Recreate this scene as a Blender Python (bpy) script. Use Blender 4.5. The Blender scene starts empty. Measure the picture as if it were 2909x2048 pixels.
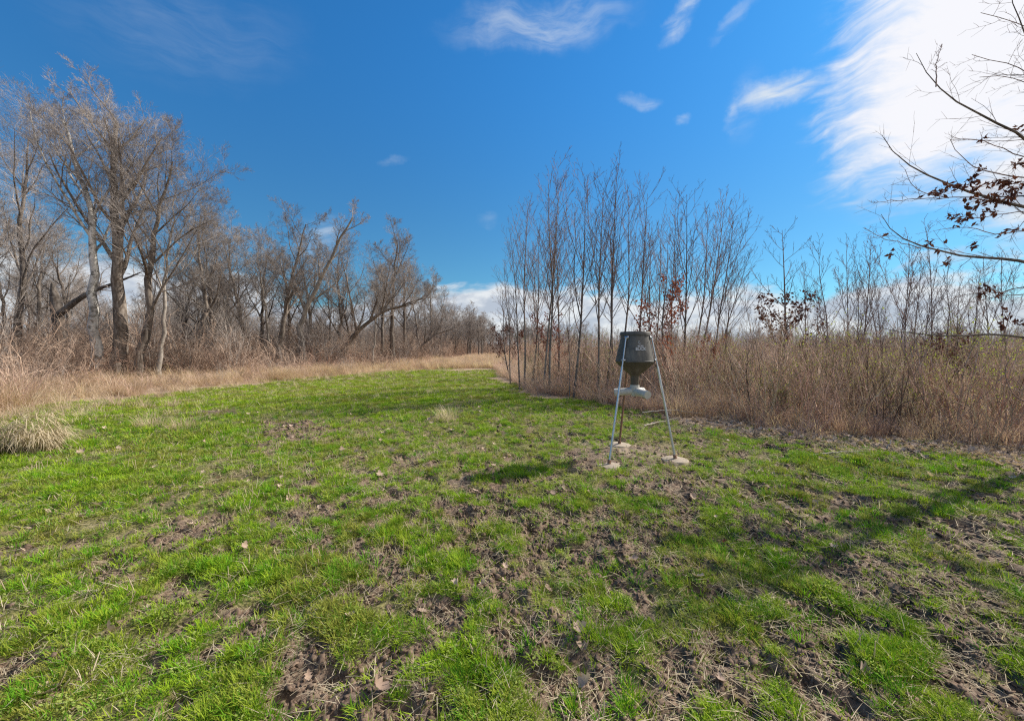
import bpy, math, random
import numpy as np
from mathutils import Vector

C = bpy.context.scene
COL = C.collection
RNG = np.random.default_rng(7)

# ------------------------------------------------------------------ camera
F = 1134.0            # focal length in pixels of the 2909 px wide photograph
CX, CY, HOR = 1454.5, 1024.0, 985.0
EYE = 1.6
PITCH = math.atan((CY - HOR) / F)
cam = bpy.data.objects.new('camera', bpy.data.cameras.new('camera'))
COL.objects.link(cam)
cam.data.sensor_width = 36.0
cam.data.lens = 36.0 * F / 2909.0
cam.data.clip_start = 0.05
cam.data.clip_end = 5000
cam.location = (0, 0, EYE)
cam.rotation_euler = (math.pi / 2 - PITCH, 0, 0)
C.camera = cam

def ray(px, py):
    """direction (with y = 1) of a point of the photograph"""
    x, z, y = (px - CX) / F, (CY - py) / F, 1.0
    c, s = math.cos(PITCH), math.sin(PITCH)
    yy, zz = y * c + z * s, z * c - y * s
    return x / yy, zz / yy

def at(px, py, depth):
    x, z = ray(px, py)
    return np.array([x * depth, depth, EYE + z * depth])

def gnd(px, py):
    x, z = ray(px, py)
    d = EYE / -z
    return x * d, d

# ------------------------------------------------------------------ sun, sky, exposure
SUN_EL, SUN_AZ = math.radians(36.5), math.radians(64)      # azimuth from +Y towards +X
sd = Vector((math.sin(SUN_AZ) * math.cos(SUN_EL), math.cos(SUN_AZ) * math.cos(SUN_EL), math.sin(SUN_EL)))
sun = bpy.data.objects.new('sun', bpy.data.lights.new('sun', 'SUN'))
COL.objects.link(sun)
sun.data.energy = 5.0
sun.data.angle = math.radians(0.5)
sun.data.color = (1.0, 0.94, 0.85)
sun.rotation_euler = sd.to_track_quat('Z', 'Y').to_euler()
sun.location = (40, 20, 40)

C.view_settings.view_transform = 'Standard'
C.view_settings.look = 'None'
C.view_settings.gamma = 1
C.view_settings.use_curve_mapping = False
C.view_settings.exposure = 0.55
C.cycles.max_bounces = 8
C.cycles.use_denoising = False
C.cycles.filter_width = 1.2
C.cycles.use_adaptive_sampling = False
C.cycles.sample_clamp_indirect = 4.0
C.cycles.transparent_max_bounces = 8

class NT:
    """small helper for node graphs"""
    def __init__(s, tree): s.t = tree; s.n = tree.nodes; s.l = tree.links
    def put(s, sock, v):
        if v is None: return
        if isinstance(v, bpy.types.NodeSocket): s.l.new(v, sock)
        else: sock.default_value = v
    def math(s, op, a, b=None, c=None, clamp=False):
        n = s.n.new('ShaderNodeMath'); n.operation = op; n.use_clamp = clamp
        s.put(n.inputs[0], a); s.put(n.inputs[1], b); s.put(n.inputs[2], c); return n.outputs[0]
    def vmath(s, op, a, b=None):
        n = s.n.new('ShaderNodeVectorMath'); n.operation = op
        s.put(n.inputs[0], a); s.put(n.inputs[1], b); return n.outputs[0]
    def xyz(s, x, y, z):
        n = s.n.new('ShaderNodeCombineXYZ'); s.put(n.inputs[0], x); s.put(n.inputs[1], y); s.put(n.inputs[2], z); return n.outputs[0]
    def noise(s, vec, scale, detail=3, rough=0.5, dist=0.0, col=False):
        n = s.n.new('ShaderNodeTexNoise'); s.put(n.inputs['Vector'], vec); s.put(n.inputs['Scale'], scale)
        n.inputs['Detail'].default_value = detail; n.inputs['Roughness'].default_value = rough
        n.inputs['Distortion'].default_value = dist; return n.outputs['Color' if col else 'Fac']
    def mix(s, f, a, b, mode='MIX'):
        n = s.n.new('ShaderNodeMix'); n.data_type = 'RGBA'; n.blend_type = mode; n.clamp_factor = True
        s.put(n.inputs[0], f); s.put(n.inputs[6], a); s.put(n.inputs[7], b); return n.outputs[2]
    def step(s, v, a, b, lo=0.0, hi=1.0):
        n = s.n.new('ShaderNodeMapRange'); n.interpolation_type = 'SMOOTHSTEP'
        s.put(n.inputs[0], v); s.put(n.inputs[1], a); s.put(n.inputs[2], b)
        n.inputs[3].default_value = lo; n.inputs[4].default_value = hi; return n.outputs[0]

def c4(c): return (c[0], c[1], c[2], 1.0)

world = bpy.data.worlds.new('World'); C.world = world; world.use_nodes = True
w = NT(world.node_tree); w.n.clear()
wo = w.n.new('ShaderNodeOutputWorld'); bg = w.n.new('ShaderNodeBackground')
bg.inputs[1].default_value = 0.066
sky = w.n.new('ShaderNodeTexSky'); sky.sky_type = 'NISHITA'; sky.sun_disc = False
sky.sun_elevation = SUN_EL; sky.sun_rotation = SUN_AZ
sky.air_density = 1.0; sky.dust_density = 0.25; sky.ozone_density = 2.2; sky.altitude = 0
hs = w.n.new('ShaderNodeHueSaturation'); hs.inputs['Saturation'].default_value = 1.05
hs.inputs['Value'].default_value = 1.0
w.l.new(sky.outputs[0], hs.inputs['Color'])
tc = w.n.new('ShaderNodeTexCoord'); sep = w.n.new('ShaderNodeSeparateXYZ'); w.l.new(tc.outputs['Generated'], sep.inputs[0])
az = w.math('MULTIPLY', w.math('ARCTAN2', sep.outputs[0], sep.outputs[1]), 57.2958)
el = w.math('MULTIPLY', w.math('ARCSINE', sep.outputs[2]), 57.2958)
azel = w.xyz(az, el, 0.0)
def dirdeg(px, py):
    x, z = ray(px, py)
    return math.degrees(math.atan2(x, 1)), math.degrees(math.atan2(z, math.hypot(x, 1)))
warp = w.noise(azel, 0.12, 2, 0.5, col=True)
warpc = w.vmath('MULTIPLY', w.vmath('SUBTRACT', warp, (0.5, 0.5, 0.5)), (4.5, 4.5, 0.0))
aw0 = w.vmath('ADD', azel, warpc)
aw = w.vmath('ADD', aw0, w.vmath('MULTIPLY', w.vmath('SUBTRACT', w.noise(azel, 0.7, 5, 0.6, col=True), (0.5, 0.5, 0.5)), (2.2, 1.3, 0.0)))
def blob(p0, p1, width, soft=1.0, source=aw, amp=1.0):
    """an elongated soft patch of cirrus between two points of the sky"""
    a0, e0 = dirdeg(*p0); a1, e1 = dirdeg(*p1)
    ca, ce = (a0 + a1) / 2, (e0 + e1) / 2
    ln = math.hypot(a1 - a0, e1 - e0) / 2; th = math.atan2(e1 - e0, a1 - a0)
    m = w.n.new('ShaderNodeMapping'); m.vector_type = 'TEXTURE'
    w.l.new(source, m.inputs[0])
    m.inputs['Location'].default_value = (ca, ce, 0); m.inputs['Rotation'].default_value = (0, 0, th)
    m.inputs['Scale'].default_value = (ln, width, 1)
    n = w.n.new('ShaderNodeVectorMath'); n.operation = 'LENGTH'; w.l.new(m.outputs[0], n.inputs[0])
    return w.math('MULTIPLY', w.step(n.outputs['Value'], 0.1, 1.15 * soft, 1.0, 0.0), amp)
# fibrous structure, drawn out along the cirrus direction
fm = w.n.new('ShaderNodeMapping'); fm.inputs['Rotation'].default_value = (0, 0, math.radians(-24)); w.l.new(aw0, fm.inputs[0])
fm.inputs['Scale'].default_value = (0.22, 1.0, 1.0)
fib = w.noise(fm.outputs[0], 0.75, 8, 0.6, 0.35)
fib2 = w.noise(fm.outputs[0], 0.16, 6, 0.55, 0.3)
fibm = w.step(w.math('ADD', w.math('MULTIPLY', fib, 0.6), w.math('MULTIPLY', fib2, 0.4)), 0.28, 0.76)
parts = [
    blob((1230, 75), (1840, 10), 2.6, 1.0, aw, 0.48),
    blob((1870, 110), (2010, -40), 1.5, 1.0, aw, 0.75),
    blob((2020, 130), (2180, -40), 1.0, 1.0, aw, 0.3),
    blob((2150, 190), (2100, 420), 2.2, 1.0, aw, 0.16),
    blob((2350, 330), (2900, 520), 5.0, 1.0, aw, 0.35),
    blob((2070, 300), (2400, 215), 1.6, 1.0, aw, 0.95),
    blob((2070, 370), (2130, 250), 1.1, 1.0, aw, 0.55),
    blob((1755, 285), (1865, 280), .9, 1.0, aw, 0.38),
    blob((1895, 345), (1965, 310), .7, 1.0, aw, 0.32),
    blob((2430, 375), (2760, 335), 1.6, 1.0, aw, 0.4),
    blob((1340, 630), (1420, 640), .8, 1.0, aw, 0.2),
    blob((1060, 440), (1170, 440), 0.7, 1.0, aw, 0.2),
    blob((840, 700), (1010, 640), 3.2, 1.0, aw, 0.4),
    blob((0, -60), (900, 120), 5.0, 1.0, aw, 0.10),
]
s_ = parts[0]
for p in parts[1:]: s_ = w.math('MAXIMUM', s_, p)
wisps = w.math('MULTIPLY', s_, w.step(fib, 0.25, 0.75, 0.1, 1.15))
big = w.math('MAXIMUM', w.math('MAXIMUM', blob((2330, 40), (3400, 170), 15.5, 1.0), w.step(az, 50.0, 64.0)), blob((2650, 520), (3300, 330), 9.5, 1.0, aw, 0.85))  # cirrus sheet extended out of view on the sun side to whiten the fill
bigm = w.math('MULTIPLY', w.step(big, 0.0, 0.25), w.step(w.math('ADD', big, w.math('MULTIPLY', w.math('SUBTRACT', fibm, 0.5), 0.55)), 0.0, 0.80))
# a bank of low cloud all round the horizon
ln_ = w.noise(w.xyz(w.math('MULTIPLY', az, 0.35), el, 3.0), 0.22, 7, 0.58, 0.3)
top = w.math('ADD', w.math('MULTIPLY', ln_, 16.0), -0.2)
low = w.math('MULTIPLY', w.step(w.math('SUBTRACT', top, el), -0.6, 2.2), w.step(ln_, 0.22, 0.45, 0.45, 1.0))
mask = w.math('MAXIMUM', w.math('MAXIMUM', wisps, bigm), low, clamp=True)
mask = w.math('MULTIPLY', mask, 0.96)
shade = w.noise(w.xyz(w.math('MULTIPLY', az, 0.5), el, 9.0), 0.5, 5, 0.55)
lowcol = w.mix(w.step(shade, 0.35, 0.65), c4((5.2, 5.8, 6.8)), c4((8.6, 8.9, 9.2)))
hicol = w.mix(bigm, c4((7.6, 8.3, 9.0)), c4((10.0, 9.9, 10.2)))
ccol = w.mix(w.step(el, 13.0, 17.0), lowcol, hicol)
skyc = w.mix(1.0, hs.outputs[0], w.mix(w.step(el, 5.0, 40.0), c4((.46, .93, 1.12)), c4((.36, 1.25, 1.80))), 'MULTIPLY')
w.l.new(w.mix(mask, skyc, ccol), bg.inputs[0])
w.l.new(bg.outputs[0], wo.inputs[0])

# ------------------------------------------------------------------ object helpers
def tag(o, label=None, cat=None, group=None, kind=None):
    if label: o['label'] = label
    if cat: o['category'] = cat
    if group: o['group'] = group
    if kind: o['kind'] = kind
    return o
def mesh_np(name, V, faces, mat=None, smooth=False):
    """faces: list of (n,k) int arrays"""
    me = bpy.data.meshes.new(name)
    V = np.asarray(V, dtype=np.float32)
    me.vertices.add(len(V)); me.vertices.foreach_set('co', V.ravel())
    loops = np.concatenate([f.ravel() for f in faces]).astype(np.int32)
    tot = np.concatenate([np.full(len(f), f.shape[1], dtype=np.int32) for f in faces])
    st = np.concatenate([[0], np.cumsum(tot)[:-1]]).astype(np.int32)
    me.loops.add(len(loops)); me.loops.foreach_set('vertex_index', loops)
    me.polygons.add(len(tot)); me.polygons.foreach_set('loop_start', st); me.polygons.foreach_set('loop_total', tot)
    if smooth: me.polygons.foreach_set('use_smooth', np.ones(len(tot), dtype=bool))
    me.update(calc_edges=True)
    if mat: me.materials.append(mat)
    return me
def link(name, me, parent=None, loc=None):
    o = bpy.data.objects.new(name, me); COL.objects.link(o)
    if parent: o.parent = parent
    if loc is not None: o.location = loc
    return o
def empty(name, loc=(0, 0, 0), rz=0.0):
    o = bpy.data.objects.new(name, None); COL.objects.link(o); o.location = loc; o.rotation_euler = (0, 0, rz)
    o.empty_display_size = 0.2
    return o
def copy_tree(o, parent=None):
    c = o.copy(); COL.objects.link(c); c.parent = parent
    for ch in list(o.children): copy_tree(ch, c)
    return c

# ------------------------------------------------------------------ value noise
_T = np.random.default_rng(3).random((256, 256))
def vn(x, y, s, o=0):
    x = np.asarray(x, float) / s + 37.13 * (o + 1); y = np.asarray(y, float) / s + 17.7 * (o + 1)
    ix = np.floor(x).astype(int); iy = np.floor(y).astype(int); fx = x - ix; fy = y - iy
    fx = fx * fx * (3 - 2 * fx); fy = fy * fy * (3 - 2 * fy)
    a = _T[ix % 256, iy % 256]; b = _T[(ix + 1) % 256, iy % 256]; c = _T[ix % 256, (iy + 1) % 256]; d = _T[(ix + 1) % 256, (iy + 1) % 256]
    return (a * (1 - fx) + b * fx) * (1 - fy) + (c * (1 - fx) + d * fx) * fy
def fbm(x, y, s, o=0, n=4):
    v = 0; a = 0.5; t = 0
    for k in range(n): v = v + a * vn(x, y, s / 2 ** k, o + k * 3); t += a; a *= 0.55
    return v / t
def sst(v, a, b):
    t = np.clip((v - a) / (b - a), 0, 1); return t * t * (3 - 2 * t)

# ------------------------------------------------------------------ ground layout
XLd = [-20, 0, 9, 12, 14.5, 18, 22, 28, 33]; XLx = [-9.5, -11, -11.6, -12.2, -12.3, -10.6, -9.2, -7.0, -3.0]
XRd = [-20, 2, 5.9, 6.8, 7.1, 8, 9.8, 11.7, 14, 20, 30, 34]; XRx = [13, 9.5, 7.3, 6.0, 4.9, 4.0, 3.05, 1.95, .35, -.6, -1.2, -1.6]
def XL(y): return np.interp(y, XLd, XLx)
def XR(y): return np.interp(y, XRd, XRx)
MUD = [  # px, py, half-width px, half-height px, strength (photograph) of the bare patches
    (830, 1225, 125, 32, 1.0), (720, 1285, 120, 14, .6), (760, 1262, 90, 10, .8), (590, 1172, 115, 9, .9), (470, 1158, 60, 6, .6), (1790, 1310, 190, 42, 1.0),
    (1900, 1385, 130, 45, .95), (1640, 1340, 60, 14, .4), (2420, 1640, 210, 80, .95), (2640, 1690, 170, 60, .9), (2250, 1560, 120, 40, .4), (1540, 1250, 90, 16, .4),
    (1430, 1700, 130, 90, .75), (1480, 1850, 170, 110, .85), (1290, 1500, 150, 45, .5), (1850, 1650, 260, 60, .6),
    (2050, 1950, 230, 110, .85), (2820, 1830, 130, 130, .75), (2700, 1560, 160, 22, .35), (560, 1520, 140, 50, .55), (330, 1650, 150, 50, .5),
    (560, 1780, 60, 30, .6), (110, 1900, 120, 50, .45), (1060, 1640, 70, 45, .7), (850, 1840, 120, 40, .5),
    (1080, 1400, 90, 22, .35), (2300, 1480, 120, 26, .4), (450, 1390, 120, 7, .6), (1250, 1330, 80, 18, .3), (1000, 1970, 120, 50, .5), (1700, 1780, 160, 50, .5)]
LIME = [(1450, 1355, 150, 40, .8), (2450, 1335, 330, 40, 1.), (2150, 1420, 160, 50, 1.), (2600, 1450, 240, 40, .7), (2350, 1740, 190, 60, .9), (2500, 1900, 200, 90, .8),
    (500, 1260, 330, 50, .8), (300, 1390, 300, 60, .7), (1450, 1960, 140, 80, .9), (1000, 1800, 130, 60, .6), (1300, 1640, 120, 40, .6), (620, 1660, 180, 50, .8), (330, 1830, 220, 70, .7),
    (700, 1130, 300, 22, .7)]
def patches(x, y, P):
    d = np.maximum(y, 0.4); px = CX + F * x / d; py = HOR + F * EYE / d
    px = px + (vn(x, y, .35, 11) - .5) * 160 / d ** .5 * 1.2; py = py + (vn(x, y, .5, 13) - .5) * 120 / d
    m = np.zeros_like(x)
    for a, b, ra, rb, s in P:
        r = np.sqrt(((px - a) / ra) ** 2 + ((py - b) / rb) ** 2)
        m = np.maximum(m, s * sst(r, 1.25, .45))
    return np.where(y > .5, m, 0)
def masks(x, y):
    x = np.asarray(x, float); y = np.asarray(y, float)
    j = (vn(x, y, 1.9, 5) - .5) * 2.0 + (vn(x, y, .45, 6) - .5) * 1.0
    el_ = x - XL(y) + j * 1.4; er_ = XR(y) - x + j * .8
    ef = 29 - y + j * 4 - np.maximum(0, (-3 - x)) * .4
    n0_ = vn(x, y, .7, 19)
    lawn = sst(np.minimum(np.minimum(el_, er_), ef), -.25, .35)
    n1 = fbm(x, y, 1.4, 21, 4); n2 = fbm(x, y, .33, 31, 3)
    n3 = vn(x, y, .17, 61) * .6 + vn(x, y, .08, 62) * .4
    base = sst(n1 * .3 + n2 * .3 + n3 * .4, .41, .58) * np.clip(sst(y - 1.3 * x, 13, -1) * 1.3 + .06, 0, 1) * .95
    mud = np.clip(np.maximum(patches(x, y, MUD) * (0.55 + .9 * n2), base), 0, 1) * lawn
    litter = sst(er_ + (n0_ - .5) * 1.6, 3.0, .9) * (1 - sst(y, 9.5, 14)) * sst(x, 3.0, 5.2)
    return lawn, mud, litter, n1, n2
def height(x, y):
    lawn, mud, litter, n1, n2 = masks(x, y)
    near = 1 - sst(np.hypot(x, y), 9, 18)
    h = (fbm(x, y, 5, 41, 2) - .5) * .12 + (vn(x, y, .5, 43) - .5) * .035 * near
    c = vn(x, y, .15, 44); c2 = vn(x, y, .07, 45); c3 = vn(x, y, .035, 46)
    h = h - (.15 + .85 * mud) * near * (.045 * sst(c, .50, .30) + .022 * sst(c2, .5, .25)) + (.3 + .7 * mud) * near * (.020 * c2 + .012 * c3)
    n3 = vn(x, y, .17, 61) * .6 + vn(x, y, .08, 62) * .4
    h = h + near * (.006 * c3 - .035 * sst(n3, .35, .65))
    # a level pad under the feeder
    r = np.hypot(x - 1.776, y - 5.763)
    return h * (1 - .7 * sst(r, 1.1, .8))
def gz(x, y): return float(height(np.array([x]), np.array([y]))[0])

# ------------------------------------------------------------------ materials
def new_mat(name, rough=0.85, spec=0.2):
    m = bpy.data.materials.new(name); m.use_nodes = True
    t = NT(m.node_tree); b = t.n['Principled BSDF']; b.inputs['Roughness'].default_value = rough
    b.inputs['Specular IOR Level'].default_value = spec
    return m, t, b
def bark(name, c0, c1, scale=9.0, stretch=0.25, bump=0.5, spots=None):
    m, t, b = new_mat(name, .92, .1)
    tcn = t.n.new('ShaderNodeTexCoord'); mp = t.n.new('ShaderNodeMapping'); t.l.new(tcn.outputs['Object'], mp.inputs[0])
    mp.inputs['Scale'].default_value = (1, 1, stretch)
    n = t.noise(mp.outputs[0], scale, 5, .65); n2 = t.noise(tcn.outputs['Object'], 1.1, 3, .5)
    oi = t.n.new('ShaderNodeObjectInfo')
    col = t.mix(t.step(n, .35, .65), c4(c0), c4(c1))
    col = t.mix(t.step(n2, .35, .7, 0, .6), col, c4([v * .55 for v in c0]))
    if spots: col = t.mix(t.step(t.noise(tcn.outputs['Object'], 5.0, 3, .6), .5, .62), col, c4(spots))
    t.l.new(t.mix(oi.outputs['Random'], t.mix(1.0, col, c4((.8, .8, .8)), 'MULTIPLY'), t.mix(1.0, col, c4((1.2, 1.17, 1.12)), 'MULTIPLY')), b.inputs['Base Color'])
    bp = t.n.new('ShaderNodeBump'); bp.inputs['Strength'].default_value = bump; bp.inputs['Distance'].default_value = .03
    t.l.new(n, bp.inputs['Height']); t.l.new(bp.outputs[0], b.inputs['Normal'])
    return m
def leafy(name, c0, c1, trans=0.35, scale=1.2, rough=.75, patch=None, spec=.08):
    """thin leaf or blade: colour varies per clump and with place"""
    m, t, b = new_mat(name, rough, spec)
    oi = t.n.new('ShaderNodeObjectInfo'); g = t.n.new('ShaderNodeNewGeometry')
    rnd = t.math('ADD', t.math('MULTIPLY', oi.outputs['Random'], .55), t.math('MULTIPLY', t.noise(g.outputs['Position'], 40.0, 2), .45))
    col = t.mix(rnd, c4(c0), c4(c1))
    if patch:
        col = t.mix(t.step(t.noise(g.outputs['Position'], scale, 4, .6), .42, .62), col, c4(patch))
    t.l.new(col, b.inputs['Base Color'])
    if trans > 0:
        tr = t.n.new('ShaderNodeBsdfTranslucent'); t.l.new(t.mix(1.0, col, c4((1.25, 1.3, .9)), 'MULTIPLY'), tr.inputs[0])
        mx = t.n.new('ShaderNodeMixShader'); mx.inputs[0].default_value = trans
        t.l.new(b.outputs[0], mx.inputs[1]); t.l.new(tr.outputs[0], mx.inputs[2])
        t.l.new(mx.outputs[0], t.n['Material Output'].inputs[0])
    return m
def plain(name, c, rough=.5, metal=0.0, bump=0.0, var=.15, scale=25, spec=.4):
    m, t, b = new_mat(name, rough, spec); b.inputs['Metallic'].default_value = metal
    tcn = t.n.new('ShaderNodeTexCoord'); n = t.noise(tcn.outputs['Object'], scale, 4, .6)
    t.l.new(t.mix(t.step(n, .3, .7), c4([v * (1 - var) for v in c]), c4([v * (1 + var) for v in c])), b.inputs['Base Color'])
    if bump:
        bp = t.n.new('ShaderNodeBump'); bp.inputs['Strength'].default_value = bump; bp.inputs['Distance'].default_value = .004
        t.l.new(n, bp.inputs['Height']); t.l.new(bp.outputs[0], b.inputs['Normal'])
    return m

M_GREY = bark('grey_bark', (.20, .175, .15), (.36, .33, .30))
M_DARK = bark('dark_bark', (.11, .088, .072), (.27, .235, .205), 12)
M_PALE = bark('pale_bark', (.46, .44, .41), (.78, .75, .70), 5, .6, .3, (.20, .185, .16))
M_TWIG = bark('twig_bark', (.30, .265, .245), (.54, .49, .455), 3, 1, .0)
M_TWIGD = bark('dark_twig_bark', (.23, .20, .18), (.45, .40, .365), 3, 1, .0)
M_SAP = bark('sapling_bark', (.135, .105, .09), (.32, .27, .24), 14, .4, .3)
M_SAPT = bark('sapling_twig_bark', (.17, .12, .11), (.35, .265, .245), 3, 1, 0)
M_DEADW = bark('dead_wood', (.34, .30, .26), (.55, .50, .44), 12, .3, .2)
M_BRUSHD = bark('dark_brush_stem', (.10, .07, .055), (.24, .175, .14), 3, 1, 0)
M_BRUSH = bark('brush_stem', (.36, .25, .19), (.72, .56, .44), 3, 1, 0)
M_BRUSHR = bark('red_brush_stem', (.42, .255, .19), (.74, .52, .41), 3, 1, 0)
M_BUD = leafy('young_leaf', (.16, .20, .03), (.34, .38, .07), .45)
M_GRASS = leafy('lawn_blade', (.12, .235, .008), (.37, .49, .03), .27, 1.1, .7, (.27, .28, .05))
M_GRASSD = leafy('dark_lawn_blade', (.07, .20, .012), (.18, .38, .02), .27)
M_WEED = leafy('weed_leaf', (.18, .24, .045), (.44, .50, .14), .35)
M_STRAW = leafy('straw', (.36, .28, .17), (.66, .56, .40), .25)
M_DRY = leafy('dry_grass_blade', (.42, .31, .21), (.74, .60, .44), .35, .5, .7, (.48, .34, .24))
M_RED = leafy('red_dry_grass_blade', (.38, .235, .19), (.66, .46, .38), .3, .5, .7, (.50, .37, .31))
M_LEAFT = leafy('tan_dead_leaf', (.30, .20, .14), (.60, .47, .38), .2)
M_LEAFD = leafy('dark_dead_leaf', (.085, .034, .025), (.19, .075, .05), .15)
M_LEAFR = leafy('red_dead_leaf', (.15, .045, .032), (.27, .09, .06), .3)

# ------------------------------------------------------------------ ground
def axis(lo, hi, flo, fhi, st, grow=1.09):
    a = list(np.arange(flo, fhi + 1e-6, st)); s = st
    while a[-1] < hi: s *= grow; a.append(a[-1] + s)
    s = st; b = []; v = flo
    while v > lo: s *= grow; v -= s; b.append(v)
    return np.array(b[::-1] + a)
gx = axis(-900, 900, -5.2, 6.2, .024); gy = axis(-300, 1500, 1.1, 8.2, .022)
X, Y = np.meshgrid(gx, gy); xf, yf = X.ravel(), Y.ravel()
Z = height(xf, yf)
nx, ny = len(gx), len(gy)
ii = (np.arange(ny - 1)[:, None] * nx + np.arange(nx - 1)[None, :]).ravel()
me = mesh_np('ground', np.stack([xf, yf, Z], 1), [np.stack([ii, ii + 1, ii + 1 + nx, ii + nx], 1)], smooth=True)
lawn, mud, litter, n1, n2 = masks(xf, yf)
r_ = np.hypot((xf - 1.9) / 1.0, (yf - 5.9) / .8)
sand = sst(r_ + (vn(xf, yf, .3, 63) - .5) * 1.3, .9, .3) * .65
ca = me.color_attributes.new('cover', 'FLOAT_COLOR', 'POINT')
ca.data.foreach_set('color', np.stack([lawn * (1 - mud), mud, litter, sand], 1).astype(np.float32).ravel())
m, t, b = new_mat('soil_and_thatch', .95, .15)
at_ = t.n.new('ShaderNodeAttribute'); at_.attribute_name = 'cover'; at_.attribute_type = 'GEOMETRY'
sp = t.n.new('ShaderNodeSeparateColor'); t.l.new(at_.outputs['Color'], sp.inputs[0])
g = t.n.new('ShaderNodeNewGeometry'); pos = g.outputs['Position']
nA = t.noise(pos, 9.0, 6, .65); nB = t.noise(pos, 60.0, 4, .6); nC = t.noise(pos, 1.3, 4, .55)
soil = t.mix(t.step(nA, .35, .68), c4((.085, .056, .040)), c4((.20, .142, .102)))
soil = t.mix(t.step(nB, .45, .7, 0, .6), soil, c4((.28, .215, .155)))
thatch = t.mix(t.step(nB, .38, .62), c4((.055, .060, .018)), c4((.19, .175, .065)))
tan_ = t.mix(t.step(nB, .38, .62), c4((.20, .135, .09)), c4((.42, .31, .21)))
lit = t.mix(t.step(nB, .40, .62), c4((.13, .085, .06)), c4((.42, .32, .25)))
col = t.mix(sp.outputs[0], tan_, thatch)
col = t.mix(t.step(sp.outputs[1], .05, .6), col, soil)
col = t.mix(t.math('MULTIPLY', at_.outputs['Alpha'], t.step(nC, .40, .62)), col, c4((.36, .285, .205)))
col = t.mix(sp.outputs[2], col, lit)
t.l.new(col, b.inputs['Base Color'])
bp = t.n.new('ShaderNodeBump'); bp.inputs['Strength'].default_value = .8; bp.inputs['Distance'].default_value = .012
t.l.new(t.math('ADD', t.math('MULTIPLY', nA, .4), t.math('MULTIPLY', nB, .6)), bp.inputs['Height']); t.l.new(bp.outputs[0], b.inputs['Normal'])
me.materials.append(m)
tag(link('ground', me), kind='structure')

# ------------------------------------------------------------------ tubes and branches
def norm(v): return v / np.maximum(np.linalg.norm(v, axis=-1, keepdims=True), 1e-9)
def frame(t):
    ref = np.where(np.abs(t[..., 2:3]) < .8, np.array([0, 0, 1.]), np.array([1., 0, 0]))
    a = norm(np.cross(t, ref)); return a, norm(np.cross(t, a))
class Geo:
    def __init__(s): s.V = []; s.F3 = []; s.F4 = []; s.n = 0
    def add(s, V, F, k=4):
        V = V.reshape(-1, 3); (s.F4 if k == 4 else s.F3).append(F + s.n); s.V.append(V); s.n += len(V)
    def tubes(s, P, R, sides, cap=False):
        N, K, _ = P.shape
        T = norm(np.gradient(P, axis=1)); ref, _b = frame(norm(P[:, -1] - P[:, 0])); ref = ref[:, None, :]
        A = norm(ref - T * np.sum(ref * T, -1, keepdims=True)); B = np.cross(T, A)
        th = np.arange(sides) * 2 * np.pi / sides
        V = P[:, :, None, :] + R[:, :, None, None] * (np.cos(th)[:, None] * A[:, :, None, :] + np.sin(th)[:, None] * B[:, :, None, :])
        n_, k_, j_ = np.meshgrid(np.arange(N), np.arange(K - 1), np.arange(sides), indexing='ij')
        a = (n_ * K + k_) * sides + j_; b = (n_ * K + k_) * sides + (j_ + 1) % sides
        s.add(V, np.stack([a, b, b + sides, a + sides], -1).reshape(-1, 4))
        if cap:
            for e in (0, K - 1):
                for n in range(N):
                    c = P[n, e][None]; ring = V[n, e]; idx = np.arange(sides)
                    s.add(np.concatenate([c, ring]), np.stack([np.zeros(sides, int), 1 + idx, 1 + (idx + 1) % sides], 1), 3)
    def leaves(s, P, D, N_, L, W):
        """diamond-shaped folded leaf: P base, D direction, N_ side"""
        S = norm(np.cross(D, N_)); up = norm(np.cross(S, D))
        V = np.stack([P, P + D * (L * .45)[:, None] + S * (W / 2)[:, None] + up * (W * .2)[:, None], P + D * L[:, None], P + D * (L * .45)[:, None] - S * (W / 2)[:, None] + up * (W * .2)[:, None]], 1)
        i = np.arange(len(P))[:, None] * 4
        s.add(V, np.concatenate([i + np.array([[0, 1, 2]]), i + np.array([[0, 2, 3]])], 0), 3)
    def blades(s, P, D, L, W, bend, seg=2, rng=RNG, side=None, droop=0.0):
        """grass blades: ribbons that bend outwards"""
        N = len(P); h = norm(D * [1, 1, 0] + 1e-6); S = norm(np.cross(D, h + [0, 0, .01])) if side is None else side
        t = np.linspace(0, 1, seg + 1)
        c = P[:, None] + D[:, None] * (L[:, None] * t)[..., None] + h[:, None] * (L * bend)[:, None, None] * (t ** 2)[None, :, None] - np.array([0, 0, 1]) * (L * bend * .45)[:, None, None] * (t ** 2)[None, :, None] - np.array([0, 0, 1]) * (L * droop)[:, None, None] * (t ** 3)[None, :, None]
        wv = (W[:, None] * (1 - t[:-1] * .6) / 2)[..., None] * S[:, None]
        Lp = c[:, :-1] - wv; Rp = c[:, :-1] + wv
        V = np.concatenate([np.stack([Lp, Rp], 2).reshape(N, -1, 3), c[:, -1:]], 1); k = 2 * seg + 1
        i = np.arange(N) * k
        for q in range(seg - 1):
            s.add_idx4(np.stack([i + 2 * q, i + 2 * q + 1, i + 2 * q + 3, i + 2 * q + 2], 1))
        q = 2 * (seg - 1)
        s.F3.append(np.stack([i + q, i + q + 1, i + q + 2], 1) + s.n)
        s.V.append(V.reshape(-1, 3)); s.n += N * k
    def add_idx4(s, f): s.F4.append(f + s.n)
    def mesh(s, name, mat, smooth=True):
        fs = []
        if s.F4: fs.append(np.concatenate(s.F4))
        if s.F3: fs.append(np.concatenate(s.F3))
        return mesh_np(name, np.concatenate(s.V), fs, mat, smooth)

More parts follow.
